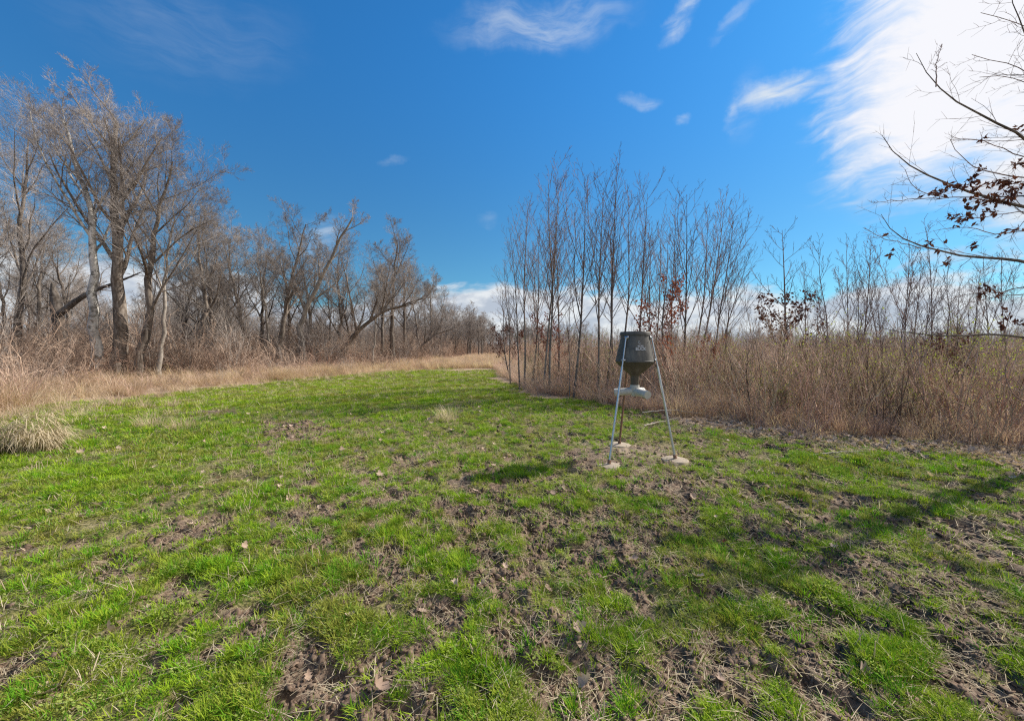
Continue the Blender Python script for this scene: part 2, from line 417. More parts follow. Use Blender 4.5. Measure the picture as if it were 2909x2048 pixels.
def grow(S, D, L, R0, K, wig, up, rng, tip=.25, droop=0.0):
    N = len(S); P = np.zeros((N, K, 3)); P[:, 0] = S; D = norm(D.copy()); st = (L / (K - 1))[:, None]
    for k in range(1, K):
        D = norm(D + rng.normal(0, wig, (N, 3)) + np.array([0, 0, up]) - np.array([0, 0, droop * k / K]))
        P[:, k] = P[:, k - 1] + D * st
    t = np.linspace(0, 1, K); R = R0[:, None] * (1 - (1 - tip) * t)
    return P, R, L
def kids(P, R, L, n, rng, t0=.25, t1=1.0, ang=(45, 12), lr=.55, rr=.6, shape=.5, rmin=.0015, upbias=0.0):
    N, K, _ = P.shape
    t = t0 + (t1 - t0) * (np.arange(n)[None, :] + rng.random((N, n))) / n
    q = t * (K - 1); i = np.minimum(q.astype(int), K - 2); f = (q - i)[..., None]; a = np.arange(N)[:, None]
    S = P[a, i] * (1 - f) + P[a, i + 1] * f; T = norm(P[a, i + 1] - P[a, i]); Rp = R[a, i] * (1 - f[..., 0]) + R[a, i + 1] * f[..., 0]
    A, B = frame(T); az_ = np.arange(n)[None, :] * 2.39996 + rng.random((N, 1)) * 6.28 + rng.normal(0, .5, (N, n))
    an = np.radians(rng.normal(ang[0], ang[1], (N, n)))
    D = np.cos(an)[..., None] * T + np.sin(an)[..., None] * (np.cos(az_)[..., None] * A + np.sin(az_)[..., None] * B)
    D = norm(D + np.array([0, 0, upbias]))
    Lc = L[:, None] * lr * (1 - shape * (t - t0) / max(t1 - t0, .01)) * rng.uniform(.6, 1.25, (N, n))
    Rc = np.maximum(Rp * rr * rng.uniform(.75, 1.1, (N, n)), rmin)
    return S.reshape(-1, 3), D.reshape(-1, 3), Lc.ravel(), Rc.ravel()
def resample(pts, K):
    pts = np.asarray(pts, float); d = np.concatenate([[0], np.cumsum(np.linalg.norm(np.diff(pts, axis=0), axis=1))])
    u = np.linspace(0, d[-1], K); P = np.stack([np.interp(u, d, pts[:, c]) for c in range(3)], 1)
    for _ in range(2): P[1:-1] = (P[:-2] + 2 * P[1:-1] + P[2:]) / 4
    return P, d[-1]

def big_tree(path, r0, seed, mats, limbs=8, dens=(9, 8, 7, 3), t0=.4, limb_len=.55, ang=40, tipr=.14, spread=1.0, twig=1.0, extra=(), up=.07, top=None):
    """bare broadleaf tree: returns trunk mesh, crown mesh. path = trunk points above the root"""
    rng = np.random.default_rng(seed); K = 16
    P0, L0 = resample(path, K); P0[1:] += rng.normal(0, .05, (K - 1, 3)) * [1, 1, .3]
    R = r0 * (1 - (1 - tipr) * np.linspace(0, 1, K)); R[0] *= 1.45; R[1] *= 1.08
    tr = Geo(); P, Rr, L = P0[None], R[None], np.array([L0]); tr.tubes(P, Rr, 12, True)
    S, D, Lc, Rc = kids(P, Rr, L, limbs, rng, t0, 1.0, (ang, 9), limb_len, .56, .62, upbias=.1)
    for (p, d, l, r) in extra:
        S = np.vstack([S, p]); D = np.vstack([D, norm(np.array(d, float))]); Lc = np.append(Lc, l); Rc = np.append(Rc, r)
    P1, R1, L1 = grow(S, D, Lc, Rc, 11, .085 * spread, up, rng, .2); tr.tubes(P1, R1, 7)
    cr = Geo()
    S, D, Lc, Rc = kids(P1, R1, L1, dens[0], rng, .18, 1.0, (42, 12), .5, .6, .45, .006)
    P2, R2, L2 = grow(S, D, Lc, Rc, 8, .11 * spread, up * .9, rng, .25); cr.tubes(P2, R2, 5)
    S, D, Lc, Rc = kids(P2, R2, L2, dens[1], rng, .15, 1.0, (38, 12), .55, .6, .4, .0045)
    P3, R3, L3 = grow(S, D, Lc, Rc, 5, .12 * spread, up * .8, rng, .35); cr.tubes(P3, R3, 3)
    S, D, Lc, Rc = kids(P3, R3, L3, dens[2], rng, .1, 1.0, (34, 10), .62, .65, .35, .0036 * twig)
    P4, R4, L4 = grow(S, D, Lc, Rc, 3, .07, .08, rng, .45); cr.tubes(P4, R4, 3)
    if dens[3]:
        S, D, Lc, Rc = kids(P4, R4, L4, dens[3], rng, .2, 1.0, (30, 8), .72, .8, .3, .003 * twig)
        P5, R5, L5 = grow(S, D, Lc, Rc, 2, .05, .05, rng, .5); cr.tubes(P5, R5, 3)
    if top:
        zm = max(float(v[..., 2].max()) for v in cr.V); k = top / zm
        for gg in (tr, cr):
            for v in gg.V: v[..., 2] *= k
    return tr.mesh('trunk', mats[0]), cr.mesh('crown', mats[1], False)

def put_tree(name, meshes, x, y, label, cat='tree', group=None, rz=0.0, s=1.0, sz=None, part2='crown'):
    e = empty(name, (x, y, gz(x, y) - .05), rz); e.scale = (s, s, sz or s)
    link('trunk', meshes[0], e)
    if len(meshes) > 1: link(part2, meshes[1], e)
    if len(meshes) > 2: tag(link('leaf_cluster', meshes[2], e), kind='stuff')
    tag(e, label, cat, group); return e

def rel(pts, depths):
    """points of the photograph at given depths -> path relative to the first one's foot"""
    if np.isscalar(depths): depths = [depths] * len(pts)
    W = np.array([at(px, py, d) for (px, py), d in zip(pts, depths)])
    bx, by = W[0, 0], W[0, 1]; W[:, 0] -= bx; W[:, 1] -= by; W[0, 2] = -.1
    return W, bx, by

LEFTG = None
def traced(label, pts, depths, r0, seed, mats, **kw):
    path, bx, by = rel(pts, depths)
    if 'top' in kw: kw['top'] = EYE + ray(pts[0][0], kw['top'])[1] * depths
    ms = big_tree(path, r0, seed, mats, **kw)
    return put_tree('bare_tree', ms, bx, by, label), ms

# ---- the large trees on the left
big1, msA = traced('tall thin-trunked bare tree at the far left edge with upswept limbs', [(41, 1066), (48, 900), (66, 740), (60, 520), (80, 330)], 21, .20, 11, (M_DARK, M_TWIG), top=260, limbs=10, t0=.3, limb_len=.42)
_, msT1 = traced('pale grey-white trunk with a crooked broken stub at its fork', [(272, 1084), (269, 960), (266, 860), (262, 740), (250, 675), (285, 640), (255, 560), (215, 430), (170, 300)], 18.8, .235, 12, (M_PALE, M_TWIG), top=215, limbs=8, t0=.42, limb_len=.42, tipr=.2)
_, msT2 = traced('tallest tree of the left wood, thick dark trunk just right of the pale one', [(333, 1080), (340, 950), (338, 840), (328, 700), (322, 600), (322, 430), (330, 300)], 19.3, .33, 13, (M_DARK, M_TWIG), top=205, limbs=11, t0=.36, limb_len=.46, tipr=.22)
_, msT3 = traced('dark tree leaning right with a wide fan crown', [(388, 1080), (412, 960), (424, 830), (430, 700), (455, 560), (490, 440)], 19.5, .22, 14, (M_DARK, M_TWIGD), top=340, limbs=11, t0=.3, limb_len=.52, ang=42)
_, msT4 = traced('slender grey tree with a mottled trunk, right end of the big trunks', [(453, 1082), (460, 940), (466, 830), (480, 700), (500, 560)], 19.8, .12, 15, (M_GREY, M_TWIGD), top=430, limbs=9, t0=.42, limb_len=.5, dens=(8, 7, 6, 3))
# the broken trunk with one dead limb
path, bx, by = rel([(176, 1050), (170, 930), (160, 860), (148, 800)], 21.5)
g_ = Geo(); P0, L0 = resample(path, 10); g_.tubes(P0[None], np.array([[.36, .3, .28, .28, .27, .27, .26, .25, .18, .05]]), 12, True)
lm, _, _ = rel([(172, 880), (225, 842), (262, 822), (330, 796)], 21.3); lm = np.array([at(px, py, 21.4) for px, py in [(168, 890), (225, 842), (262, 822), (330, 800), (400, 770)]]) - [bx, by, 0]
P1, _l = resample(lm, 10); g_.tubes(P1[None], np.linspace(.17, .025, 10)[None], 8, True)
rng = np.random.default_rng(5); cg = Geo()
S, D, Lc, Rc = kids(P1[None], np.linspace(.17, .06, 10)[None], np.array([4.5]), 8, rng, .3, 1, (50, 15), .35, .35)
Pq, Rq, Lq = grow(S, D, Lc, Rc, 7, .2, .08, rng); cg.tubes(Pq, Rq, 5)
S, D, Lc, Rc = kids(Pq, Rq, Lq, 7, rng, .2, 1, (45, 15), .5, .6, .4, .005); Pq, Rq, Lq = grow(S, D, Lc, Rc, 4, .2, .05, rng); cg.tubes(Pq, Rq, 3)
put_tree('broken_tree', (g_.mesh('trunk', M_DARK), cg.mesh('branch', M_TWIGD)), bx, by, 'thick trunk snapped off low, one long dead limb reaching right', part2='branch')
# further unique trees of the left wood
_, msL1 = traced('grey tree forking low beyond the slender mottled trunk', [(566, 1045), (580, 930), (586, 840), (560, 720), (570, 600)], 25, .17, 21, (M_DARK, M_TWIGD), top=500, limbs=10, t0=.25, limb_len=.55, dens=(8, 7, 6, 3), twig=1.2)
_, msM4 = traced('crooked tree with one long leader slanting up above the wood', [(873, 1044), (862, 985), (841, 930), (850, 890), (890, 822), (930, 721), (958, 650), (985, 600), (1002, 570)], 28, .22, 22, (M_GREY, M_TWIGD), top=550, limbs=8, t0=.3, limb_len=.26, dens=(8, 7, 6, 3), twig=1.2, tipr=.25)
_, msM6 = traced('dark tree lying over to the right in a long low arch, fan of upright shoots', [(966, 990), (990, 950), (1040, 898), (1083, 862), (1140, 836), (1203, 815)], 31, .26, 23, (M_DARK, M_TWIGD), top=690, limbs=13, t0=.3, limb_len=.62, dens=(8, 7, 6, 3), twig=1.3, up=.14)
_, msM7 = traced('tall dark upright tree with a dense windswept crown above the arching one', [(1115, 1018), (1113, 900), (1118, 780), (1122, 700), (1130, 640)], 36, .25, 24, (M_DARK, M_TWIGD), top=610, limbs=11, t0=.35, limb_len=.42, dens=(8, 7, 7, 3), twig=1.4)
_, msM2 = traced('dark vine-covered tree with a knotted trunk left of the slanting leader', [(793, 1042), (795, 950), (812, 850), (835, 760), (855, 660), (868, 612)], 29, .22, 25, (M_DARK, M_TWIGD), top=575, limbs=11, t0=.3, limb_len=.45, dens=(8, 7, 7, 3), twig=1.25)

# copies of those crowns fill the rest of the wood
WOOD = 'bare trees standing in the left wood'
spots = [ # px, depth, scale, source, rz, label
    (-60, 22, .82, msT2, 1.2, 'tall bare tree cut by the left picture edge, twigs arching in over the brush'),
    (100, 27, .85, msT3, 2.1, 'thin dark tree standing behind between the broken trunk and the left edge'),
    (-190, 24, .9, msT1, 2.6, 'pale trunk tree beyond the left edge of the wood'),
    (225, 29, .85, msT3, 3.3, 'background tree between the broken trunk and the pale trunk'),
    (500, 27, .62, msT3, .4, 'small spreading tree right behind the slender mottled trunk'),
    (640, 28, .62, msL1, 2.2, 'low branching tree at the dip of the skyline before the middle trees'),
    (700, 30, .92, msM2, 2.9, 'upright tree with pinkish twig tips left of the vine-covered trunk'),
    (745, 33, .82, msM7, 1.0, 'narrow tree behind the vine-covered trunk'),
    (825, 31, .72, msM7, 4.0, 'straight dark trunk just right of the vine-covered one'),
    (930, 35, .75, msL1, 1.1, 'low grey tree below the slanting leader'),
    (1000, 38, .72, msM2, 4.2, 'thin tree behind the arching trunk'),
    (1058, 33, .80, msT4, .9, 'pale twin-stemmed slender tree at the wood edge near the tan grass'),
    (1180, 44, .70, msM6, .3, 'right-leaning tree whose pale stub catches the sun'),
    (1225, 52, .86, msM7, 2.0, 'tree near the end of the wood, leaning twigs against the white cloud'),
    (575, 30, .92, msT4, 2.0, 'pale slender tree behind the low-forking grey tree'),
    (610, 27, .80, msT3, 5.1, 'fan-crowned tree just right of the low-forking grey tree'),
    (668, 33, 1.05, msL1, 3.9, 'grey tree with upright twigs halfway between low-forking and vine-covered trees'),
    (770, 30, .95, msT4, 4.4, 'slim tree touching the left side of the vine-covered trunk'),
    (900, 32, .85, msT3, 2.8, 'dark fan-crowned tree below the slanting leader'),
    (960, 34, .95, msL1, 5.6, 'grey tree at the root of the arching trunk'),
    (1085, 37, .85, msM2, 1.7, 'dark tree whose stem shows through the crown of the arching one'),
    (1150, 40, .85, msM7, 5.2, 'upright tree right of the tall windswept crown'),
    (1200, 47, .80, msT3, 3.4, 'spreading tree behind the pale stub'),
    (1255, 56, .85, msL1, 4.6, 'small grey tree second to last before the gap'),
    (-10, 27, .9, msL1, 1.3, 'grey forked tree at the left edge seen behind the thin trunk'),
    (70, 30, .95, msT4, .3, 'slim pale tree deep in the wood left of the broken trunk'),
    (1290, 66, .72, msL1, .2, 'low tree where the skyline drops to the gap')]
for px, d, s, ms, rz, lb in spots:
    x = ray(px, 985)[0] * d
    put_tree('bare_tree', ms, x, d, lb, group=WOOD, rz=rz, s=s)

# ------------------------------------------------------------------ saplings
def sapling(h, seed, forks=1, r0=.046, nb=16, ang=33, leaves=0, lmat=None, lo=.25, hi=.7, t0=.25, lean=(0, 0), mats=(M_SAP, M_SAPT), lr=.36, leaders=0):
    rng = np.random.default_rng(seed)
    top = np.array([lean[0], lean[1], h]); mid = top * .5 + np.append(rng.normal(0, .08, 2), 0)
    P0, L0 = resample([(0, 0, -.1), mid * .5 + np.append(rng.normal(0, .05, 2), 0), mid, top * .78 + np.append(rng.normal(0, .06, 2), 0), top], 14)
    R = np.linspace(r0, .005, 14)[None]; tr = Geo(); tr.tubes(P0[None], R, 7)
    cr = Geo(); Ps, Rs, Ls = P0[None], R, np.array([L0])
    if leaders:
        S, D, Lc, Rc = kids(Ps, Rs, Ls, leaders, rng, .35, .62, (24, 5), .55, .75, .25, upbias=.25)
        Pl, Rl, Ll = grow(S, D, Lc, Rc, 10, .05, .10, rng, .18); tr.tubes(Pl, Rl, 5)
        S2, D2, L2, R2 = kids(Pl, Rl, Ll, 12, rng, .12, 1, (ang, 8), .34, .6, .5, .0065, upbias=.1)
    S, D, Lc, Rc = kids(Ps, Rs, Ls, nb, rng, t0, 1, (ang, 8), lr, .55, .65, .007, upbias=.12)
    if leaders: S, D, Lc, Rc = np.vstack([S, S2]), np.vstack([D, D2]), np.append(Lc, L2), np.append(Rc, R2)
    P1, R1, L1 = grow(S, D, Lc, Rc, 6, .07, .10, rng, .35); cr.tubes(P1, R1, 3)
    S, D, Lc, Rc = kids(P1, R1, L1, 5, rng, .15, 1, (34, 9), .42, .7, .5, .0048, upbias=.12)
    P2, R2_, L2_ = grow(S, D, Lc, Rc, 4, .07, .08, rng, .5); cr.tubes(P2, R2_, 3)
    S, D, Lc, Rc = kids(P2, R2_, L2_, 2, rng, .2, .9, (36, 9), .45, .8, .4, .004, upbias=.1)
    P3, R3, L3 = grow(S, D, Lc, Rc, 2, .05, .05, rng, .6); cr.tubes(P3, R3, 3)
    out = [tr.mesh('trunk', mats[0]), cr.mesh('crown', mats[1], False)]
    if leaves:
        c = np.vstack([P2.reshape(-1, 3), P1[:, 2:].reshape(-1, 3)]); zz = c[:, 2] / h
        ok = c[(zz > lo) & (zz < hi)]; ctr = ok[rng.integers(0, len(ok), max(1, leaves // 6))]
        p = ctr[rng.integers(0, len(ctr), leaves)] + rng.normal(0, .07, (leaves, 3)); lg = Geo()
        dd = norm(rng.normal(0, 1, (leaves, 3)) - [0, 0, .7]); nn = norm(rng.normal(0, 1, (leaves, 3)))
        lg.leaves(p, dd, nn, rng.uniform(.07, .13, leaves), rng.uniform(.04, .075, leaves)); out.append(lg.mesh('leaf_cluster', lmat, False))
    return out
SAPV = [sapling(7.0, 100 + k, nb=18 + 2 * (k % 3), leaders=(0, 2, 0, 3, 1, 2)[k], ang=30 + 2 * k, t0=.3 + .04 * (k % 3)) for k in range(6)]
SAPT = sapling(5.0, 140, nb=20, leaves=800, lmat=M_LEAFD, lo=.2, hi=.62, ang=48, lr=.34, t0=.15)
SAPR = sapling(5.2, 141, nb=20, leaves=900, lmat=M_LEAFR, lo=.15, hi=.8, ang=48, lr=.36, t0=.15)
SAPS = [sapling(4.6, 150 + k, nb=15, leaders=(0, 1, 2, 0)[k], t0=.2, r0=.022, ang=30) for k in range(4)]
def sap_at(pxb, depth, pytop, V, label, pxt=None, group=None, rz=None, h0=7.0):
    x = ray(pxb, 985)[0] * depth; h = EYE + ray(pxb, pytop)[1] * depth; s = h / max(v.co.z for v in V[1].vertices)
    o = put_tree('young_tree', V, x, depth, label, group=group, rz=rz if rz is not None else pxb * 1.7, s=s)
    if pxt is not None:
        dx = (pxt - pxb) / F * depth; o.rotation_mode = 'ZYX'; o.rotation_euler = (0, 0, 0)
        o.rotation_mode = 'XYZ'; 
        from mathutils import Matrix
        q = Matrix.Rotation(math.atan2(dx, h), 3, 'Y') @ Matrix.Rotation(pxb * 1.7 if rz is None else rz, 3, 'Z')
        o.rotation_euler = q.to_euler()
    return o
GROVE = [
    (1477, 14.6, 610, 0, 1446, 'leftmost young tree of the grove, narrow with fine pale twigs'),
    (1490, 15.2, 540, 2, 1500, 'young tree just behind the leftmost one of the grove'),
    (1561, 13.4, 435, 1, 1556, 'tall straight young tree, second clear trunk of the grove from the left'),
    (1545, 14.4, 470, 4, 1590, 'thin young tree crossing behind the second clear trunk'),
    (1630, 12.6, 430, 3, 1662, 'young tree with a clean dark trunk forking wide at mid height'),
    (1619, 12.7, 760, 0, 1622, 'short thin stem touching the foot of the wide-forking young tree'),
    (1700, 12.6, 440, 1, 1712, 'slim young tree between the wide-forking one and the feeder'),
    (1722, 13.2, 425, 5, 1750, 'tallest slim young tree just left of the feeder drum'),
    (1762, 14.2, 500, 2, 1785, 'young tree directly behind the left leg of the feeder'),
    (1806, 14.0, 475, 4, 1838, 'single young tree rising behind the lid of the feeder'),
    (1857, 15.0, 600, 0, 1875, 'short young tree just right of the feeder lid'),
    (1940, 13.2, 480, 3, 1945, 'young tree with a forked top well right of the feeder'),
    (1990, 13.6, 505, 5, 2060, 'bushy young tree of many upright stems, right end of the tall grove'),
    (2020, 14.2, 560, 1, 2085, 'young tree behind the bushy many-stemmed one'),
    (2030, 14.6, 670, 2, 2135, 'right-leaning young tree that ends the tall grove')]
for px, d, ty, v, pt in ((1512, 16, 600, 3, 1530), (1585, 15.5, 560, 5, 1575), (1742, 15.6, 560, 4, 1735), (1830, 16, 620, 1, 1850), (1905, 15.5, 560, 4, 1915), (1965, 15, 560, 2, 2010), (2050, 16, 700, 0, 2080), (1450, 17, 720, 1, 1430), (1530, 17.5, 680, 2, 1515)):
    sap_at(px, d, ty, SAPV[v], 'slim leafless stem standing behind the front row of the tall grove', pt, group='slim stems at the back of the tall grove')
for px, d, ty, v, pt, lb in GROVE: sap_at(px, d, ty, SAPV[v], lb, pt, group='young trees of the tall grove behind the feeder')
sap_at(1893, 11.6, 640, SAPR, 'small oak with dark red leaves, right beside the feeder drum', group=None, h0=5.2, rz=.4)
sap_at(1560, 15.5, 800, SAPR, 'low oak with rusty red leaves among the left grove trunks', h0=5.2, rz=2.4)
sap_at(1452, 19.5, 800, SAPT, 'small twiggy oak with brown leaves at the grove end by the gap', 1425, h0=5.0, rz=1.4)
sap_at(2205, 14, 615, SAPT, 'young oak holding dark leaves in its lower half, between grove and thicket', 2215, h0=5.0, rz=3.4)
sap_at(2010, 11.5, 870, SAPR, 'knee-branched oak bush with red leaves in the brush right of the feeder', h0=5.2, rz=5.0)
sap_at(2700, 12.5, 800, SAPT, 'low oak with dark leaves behind the lowest overhanging branch', h0=5.0, rz=5.5)
rng = np.random.default_rng(77)
THL = {(2355, 650): 'tall thin thicket tree, first of the trio right of the dark-leaved young oak', (2400, 665): 'tall thin thicket tree, middle of the trio right of the dark-leaved young oak',
       (2440, 655): 'tall thin thicket tree, last of the trio right of the dark-leaved young oak', (2650, 610): 'tallest thin thicket tree, its tip crossing the lowest leafy overhanging bough',
       (2575, 640): 'thin thicket tree just left of the tallest one, under the bough tips', (2290, 720): 'thin thicket tree nearest the right side of the dark-leaved young oak', (2150, 760): 'thin thicket tree nearest the left side of the dark-leaved young oak'}
TH = 'thin young trees rising out of the right thicket'
for k, (px, ty) in enumerate([(2290, 720), (2355, 650), (2400, 665), (2440, 655), (2490, 700), (2545, 690), (2590, 700), (2650, 610), (2700, 700), (2760, 720), (2810, 700), (2870, 690), (2320, 780), (2430, 740), (2620, 740), (2730, 740), (2850, 750), (2950, 700), (3050, 680), (2150, 760), (2260, 800), (2510, 740), (2575, 640)]):
    d = rng.uniform(12.5, 20); sap_at(px, d, ty, SAPS[k % 4] if k % 3 else SAPV[k % 6], THL.get((px, ty), 'thin leafless young tree rising out of the right thicket'), px + rng.normal(0, 25), group=TH, h0=4.6 if k % 3 else 7.0)

# ------------------------------------------------------------------ geometry-node scatter for the uncountable
SRC = {}
def sources(name, meshes):
    c = bpy.data.collections.new(name)
    for i, me_ in enumerate(meshes):
        o = bpy.data.objects.new('%s_%02d' % (name, i), me_); c.objects.link(o)
    return c
def scatter(name, coll, nvar, xyz, rot, scl, label, seed=0):
    n = len(xyz); me_ = bpy.data.meshes.new(name); me_.vertices.add(n); me_.vertices.foreach_set('co', xyz.astype(np.float32).ravel())
    a = me_.attributes.new('rot', 'FLOAT_VECTOR', 'POINT'); a.data.foreach_set('vector', rot.astype(np.float32).ravel())
    if scl.ndim == 1: scl = np.stack([scl] * 3, 1)
    a = me_.attributes.new('scl', 'FLOAT_VECTOR', 'POINT'); a.data.foreach_set('vector', scl.astype(np.float32).ravel())
    a = me_.attributes.new('vid', 'INT', 'POINT'); a.data.foreach_set('value', np.random.default_rng(seed).integers(0, nvar, n).astype(np.int32))
    o = link(name, me_); ng = bpy.data.node_groups.new(name, 'GeometryNodeTree')
    ng.interface.new_socket('Geometry', in_out='INPUT', socket_type='NodeSocketGeometry')
    ng.interface.new_socket('Geometry', in_out='OUTPUT', socket_type='NodeSocketGeometry')
    N = ng.nodes; L = ng.links; gi = N.new('NodeGroupInput'); go = N.new('NodeGroupOutput')
    ip = N.new('GeometryNodeInstanceOnPoints'); ci = N.new('GeometryNodeCollectionInfo')
    ci.inputs['Collection'].default_value = coll; ci.inputs['Separate Children'].default_value = True; ci.inputs['Reset Children'].default_value = True
    L.new(gi.outputs[0], ip.inputs['Points']); L.new(ci.outputs[0], ip.inputs['Instance']); ip.inputs['Pick Instance'].default_value = True
    def attr(nm, ty):
        q = N.new('GeometryNodeInputNamedAttribute'); q.data_type = ty; q.inputs[0].default_value = nm; return [s for s in q.outputs if s.enabled][0]
    L.new(attr('vid', 'INT'), ip.inputs['Instance Index']); L.new(attr('rot', 'FLOAT_VECTOR'), ip.inputs['Rotation']); L.new(attr('scl', 'FLOAT_VECTOR'), ip.inputs['Scale'])
    L.new(ip.outputs[0], go.inputs[0])
    md = o.modifiers.new('scatter', 'NODES'); md.node_group = ng
    return tag(o, label, kind='stuff')
def place(x, y, rng, lo, hi, tilt=.12, z=None, dz=0.0):
    n = len(x); zz = height(x, y) + dz if z is None else z
    return np.stack([x, y, zz], 1), np.stack([rng.normal(0, tilt, n), rng.normal(0, tilt, n), rng.uniform(0, 6.28, n)], 1), rng.uniform(lo, hi, n)
def sector(n, d0, d1, rng, half=None, p=1.0):
    """points uniform in area of a ring sector in front of the viewer"""
    half = half or (80 if d1 <= 11 else 62)
    d = np.sqrt(rng.uniform(d0 ** 2, d1 ** 2, n)); a = np.radians(rng.uniform(-half, half, n))
    return d * np.sin(a), d * np.cos(a)

# ---- tuft meshes
def tuft(seed, n, h, r, w, mat, lean=.5, bend=.5, seg=2, droop=0.0, plumes=0):
    rng = np.random.default_rng(seed); g = Geo()
    a = rng.uniform(0, 6.28, n); q = r * np.sqrt(rng.random(n)); P = np.stack([q * np.cos(a), q * np.sin(a), np.full(n, -.004)], 1)
    a2 = a + rng.normal(0, .8, n); ln = rng.uniform(.05, 1, n) * lean
    D = norm(np.stack([np.cos(a2) * ln, np.sin(a2) * ln, np.ones(n)], 1))
    g.blades(P, D, rng.uniform(.45, 1, n) * h, rng.uniform(.7, 1.2, n) * w, rng.uniform(.2, 1, n) * bend, seg, droop=droop)
    if plumes:
        q = rng.normal(0, 1, (plumes, 3)); q = q / np.linalg.norm(q, axis=1)[:, None] * rng.uniform(.45, 1, (plumes, 1)) ** .5 * [h * .40, h * .40, h * .42] + [0, 0, h * .42]; q = q[q[:, 2] > .02]
        m_ = len(q); g.blades(q, norm(rng.normal(0, 1, (m_, 3)) * [1, 1, .6]), rng.uniform(.06, .16, m_), np.full(m_, w), np.full(m_, .8), 4, droop=.9)
    return g.mesh('tuft', mat, False)
def mat_patch(seed, n, r, mat, hz=.02, l=(.008, .02)):
    """low matted weeds: small leaves at all angles"""
    rng = np.random.default_rng(seed); g = Geo(); a = rng.uniform(0, 6.28, n); q = r * np.sqrt(rng.random(n))
    P = np.stack([q * np.cos(a), q * np.sin(a), rng.uniform(0, hz, n)], 1); D = norm(rng.normal(0, 1, (n, 3)) * [1, 1, .45]); 
    L = rng.uniform(l[0], l[1], n); g.leaves(P, D, norm(rng.normal(0, .5, (n, 3)) + [0, 0, 1]), L, L * rng.uniform(.35, .7, n))
    return g.mesh('weed', mat, False)
def straws(seed, n, mat, l=(.04, .14), r=.08, w=.0035, up=.15):
    rng = np.random.default_rng(seed); g = Geo(); P = np.stack([rng.normal(0, r, n), rng.normal(0, r, n), rng.uniform(.003, .03, n)], 1)
    D = norm(rng.normal(0, 1, (n, 3)) * [1, 1, up]); g.blades(P, D, rng.uniform(l[0], l[1], n), np.full(n, w), rng.uniform(0, .3, n), 2, side=norm(np.cross(D, [0, 0, 1.])))
    return g.mesh('straw', mat, False)
def oak_leaf(seed, L, mat, curl=.3):
    rng = np.random.default_rng(seed); n = 9; t = np.linspace(0, 1, n)
    wd = L * (.06 + .27 * np.sin(np.pi * t ** .8) * (1 + .55 * np.cos(t * 6.28 * 3.2 + rng.uniform(0, 1)))); wd[0] = L * .02; wd[-1] = L * .02
    ax = np.stack([t * L, .12 * L * np.sin(t * 2 + rng.random()), curl * L * (t - .5) ** 2 * rng.uniform(.5, 2)], 1)
    up = curl * wd * rng.uniform(.3, 1.4) ; Lf = ax + np.stack([0 * t, wd, up + rng.normal(0, .01 * L, n)], 1); Rt = ax + np.stack([0 * t, -wd, up * rng.uniform(-.5, 1.2) + rng.normal(0, .01 * L, n)], 1)
    V = np.concatenate([ax, Lf, Rt]); V[:, 2] -= V[:, 2].min(); i = np.arange(n - 1)
    return mesh_np('leaf', V, [np.concatenate([np.stack([i, i + 1, i + 1 + n, i + n], 1), np.stack([i + 1, i, i + 2 * n, i + 1 + 2 * n], 1)])], mat)

TUFT = sources('src_tuft', [tuft(s, 15, .055 + .006 * (s % 3), .032, .0045, M_GRASSD if s % 4 == 3 else M_GRASS, .9, .7) for s in range(8)] + [mat_patch(50 + s, 26, .045, M_WEED, .018) for s in range(2)])
TUFTD = sources('src_tall_tuft', [tuft(20 + s, 26, .11, .04, .0055, M_GRASSD if s % 2 else M_GRASS, .7, .6, 3) for s in range(5)])
FAR = sources('src_far_tuft', [tuft(30 + s, 26, .07, .09, .008, M_GRASS, .8, .5) for s in range(4)] + [tuft(36, 22, .08, .09, .007, M_STRAW, .8, .5)])
STRAW = sources('src_straw', [straws(60 + s, 7, M_STRAW) for s in range(5)] + [tuft(66, 7, .07, .03, .004, M_STRAW, .8, .3)])
def clod(seed):
    rg = np.random.default_rng(seed); th = np.arange(7) * 2 * np.pi / 7; V = [[0, 0, .75]]
    for z, q in ((.55, .55), (.1, 1.0), (-.4, .8)): V += [[q * math.cos(a) * rg.uniform(.5, 1.5), q * math.sin(a) * rg.uniform(.5, 1.5), z * rg.uniform(.3, 1.7)] for a in th]
    i = np.arange(7); j = (i + 1) % 7
    F4 = np.concatenate([np.stack([1 + k * 7 + i, 8 + k * 7 + i, 8 + k * 7 + j, 1 + k * 7 + j], 1) for k in (0, 1)])
    return mesh_np('clod', np.array(V) * [.013, .011, .008], [F4, np.stack([np.zeros(7, int), 1 + i, 1 + j], 1)], M_CLOD)
M_CLOD = plain('soil_clod', (.16, .112, .08), .95, 0, .5, .35, 60, .1)
CLODS = sources('src_clod', [clod(900 + q) for q in range(6)])
LITTER = sources('src_leaf', [oak_leaf(70 + s, .05 + .012 * s, M_LEAFT, .3 + .1 * s) for s in range(6)])

def lawn_points(n, d0, d1, rng, thr=.5, dens_fn=None):
    x, y = sector(n, d0, d1, rng); ln, md, lt, a, b_ = masks(x, y)
    p = ln * (.16 + .84 * sst(md, .80, .15)) * (1 - .72 * lt)
    lime = patches(x, y, LIME) if d0 < 20 else np.zeros_like(x)
    n3 = vn(x, y, .17, 61) * .6 + vn(x, y, .08, 62) * .4; gap = np.interp(y - .8 * x, [4, 20], [1, .6])
    p = p * np.clip(.22 + .68 * sst(.6 * b_ + .4 * a, .36, .60) + .4 * lime, 0, 1.2) * (1 - gap * (1 - .06) * sst(n3, .42, .60)) + md * .03
    for fx_, fy_ in ((1.32, 5.38), (2.27, 5.50), (1.738, 6.41)): p = p * (np.hypot(x - fx_, y - fy_ + .03) > .205)
    k = rng.random(n) < p; return x[k], y[k], lime[k]
rng = np.random.default_rng(99)
X_, R_, S_ = [], [], []
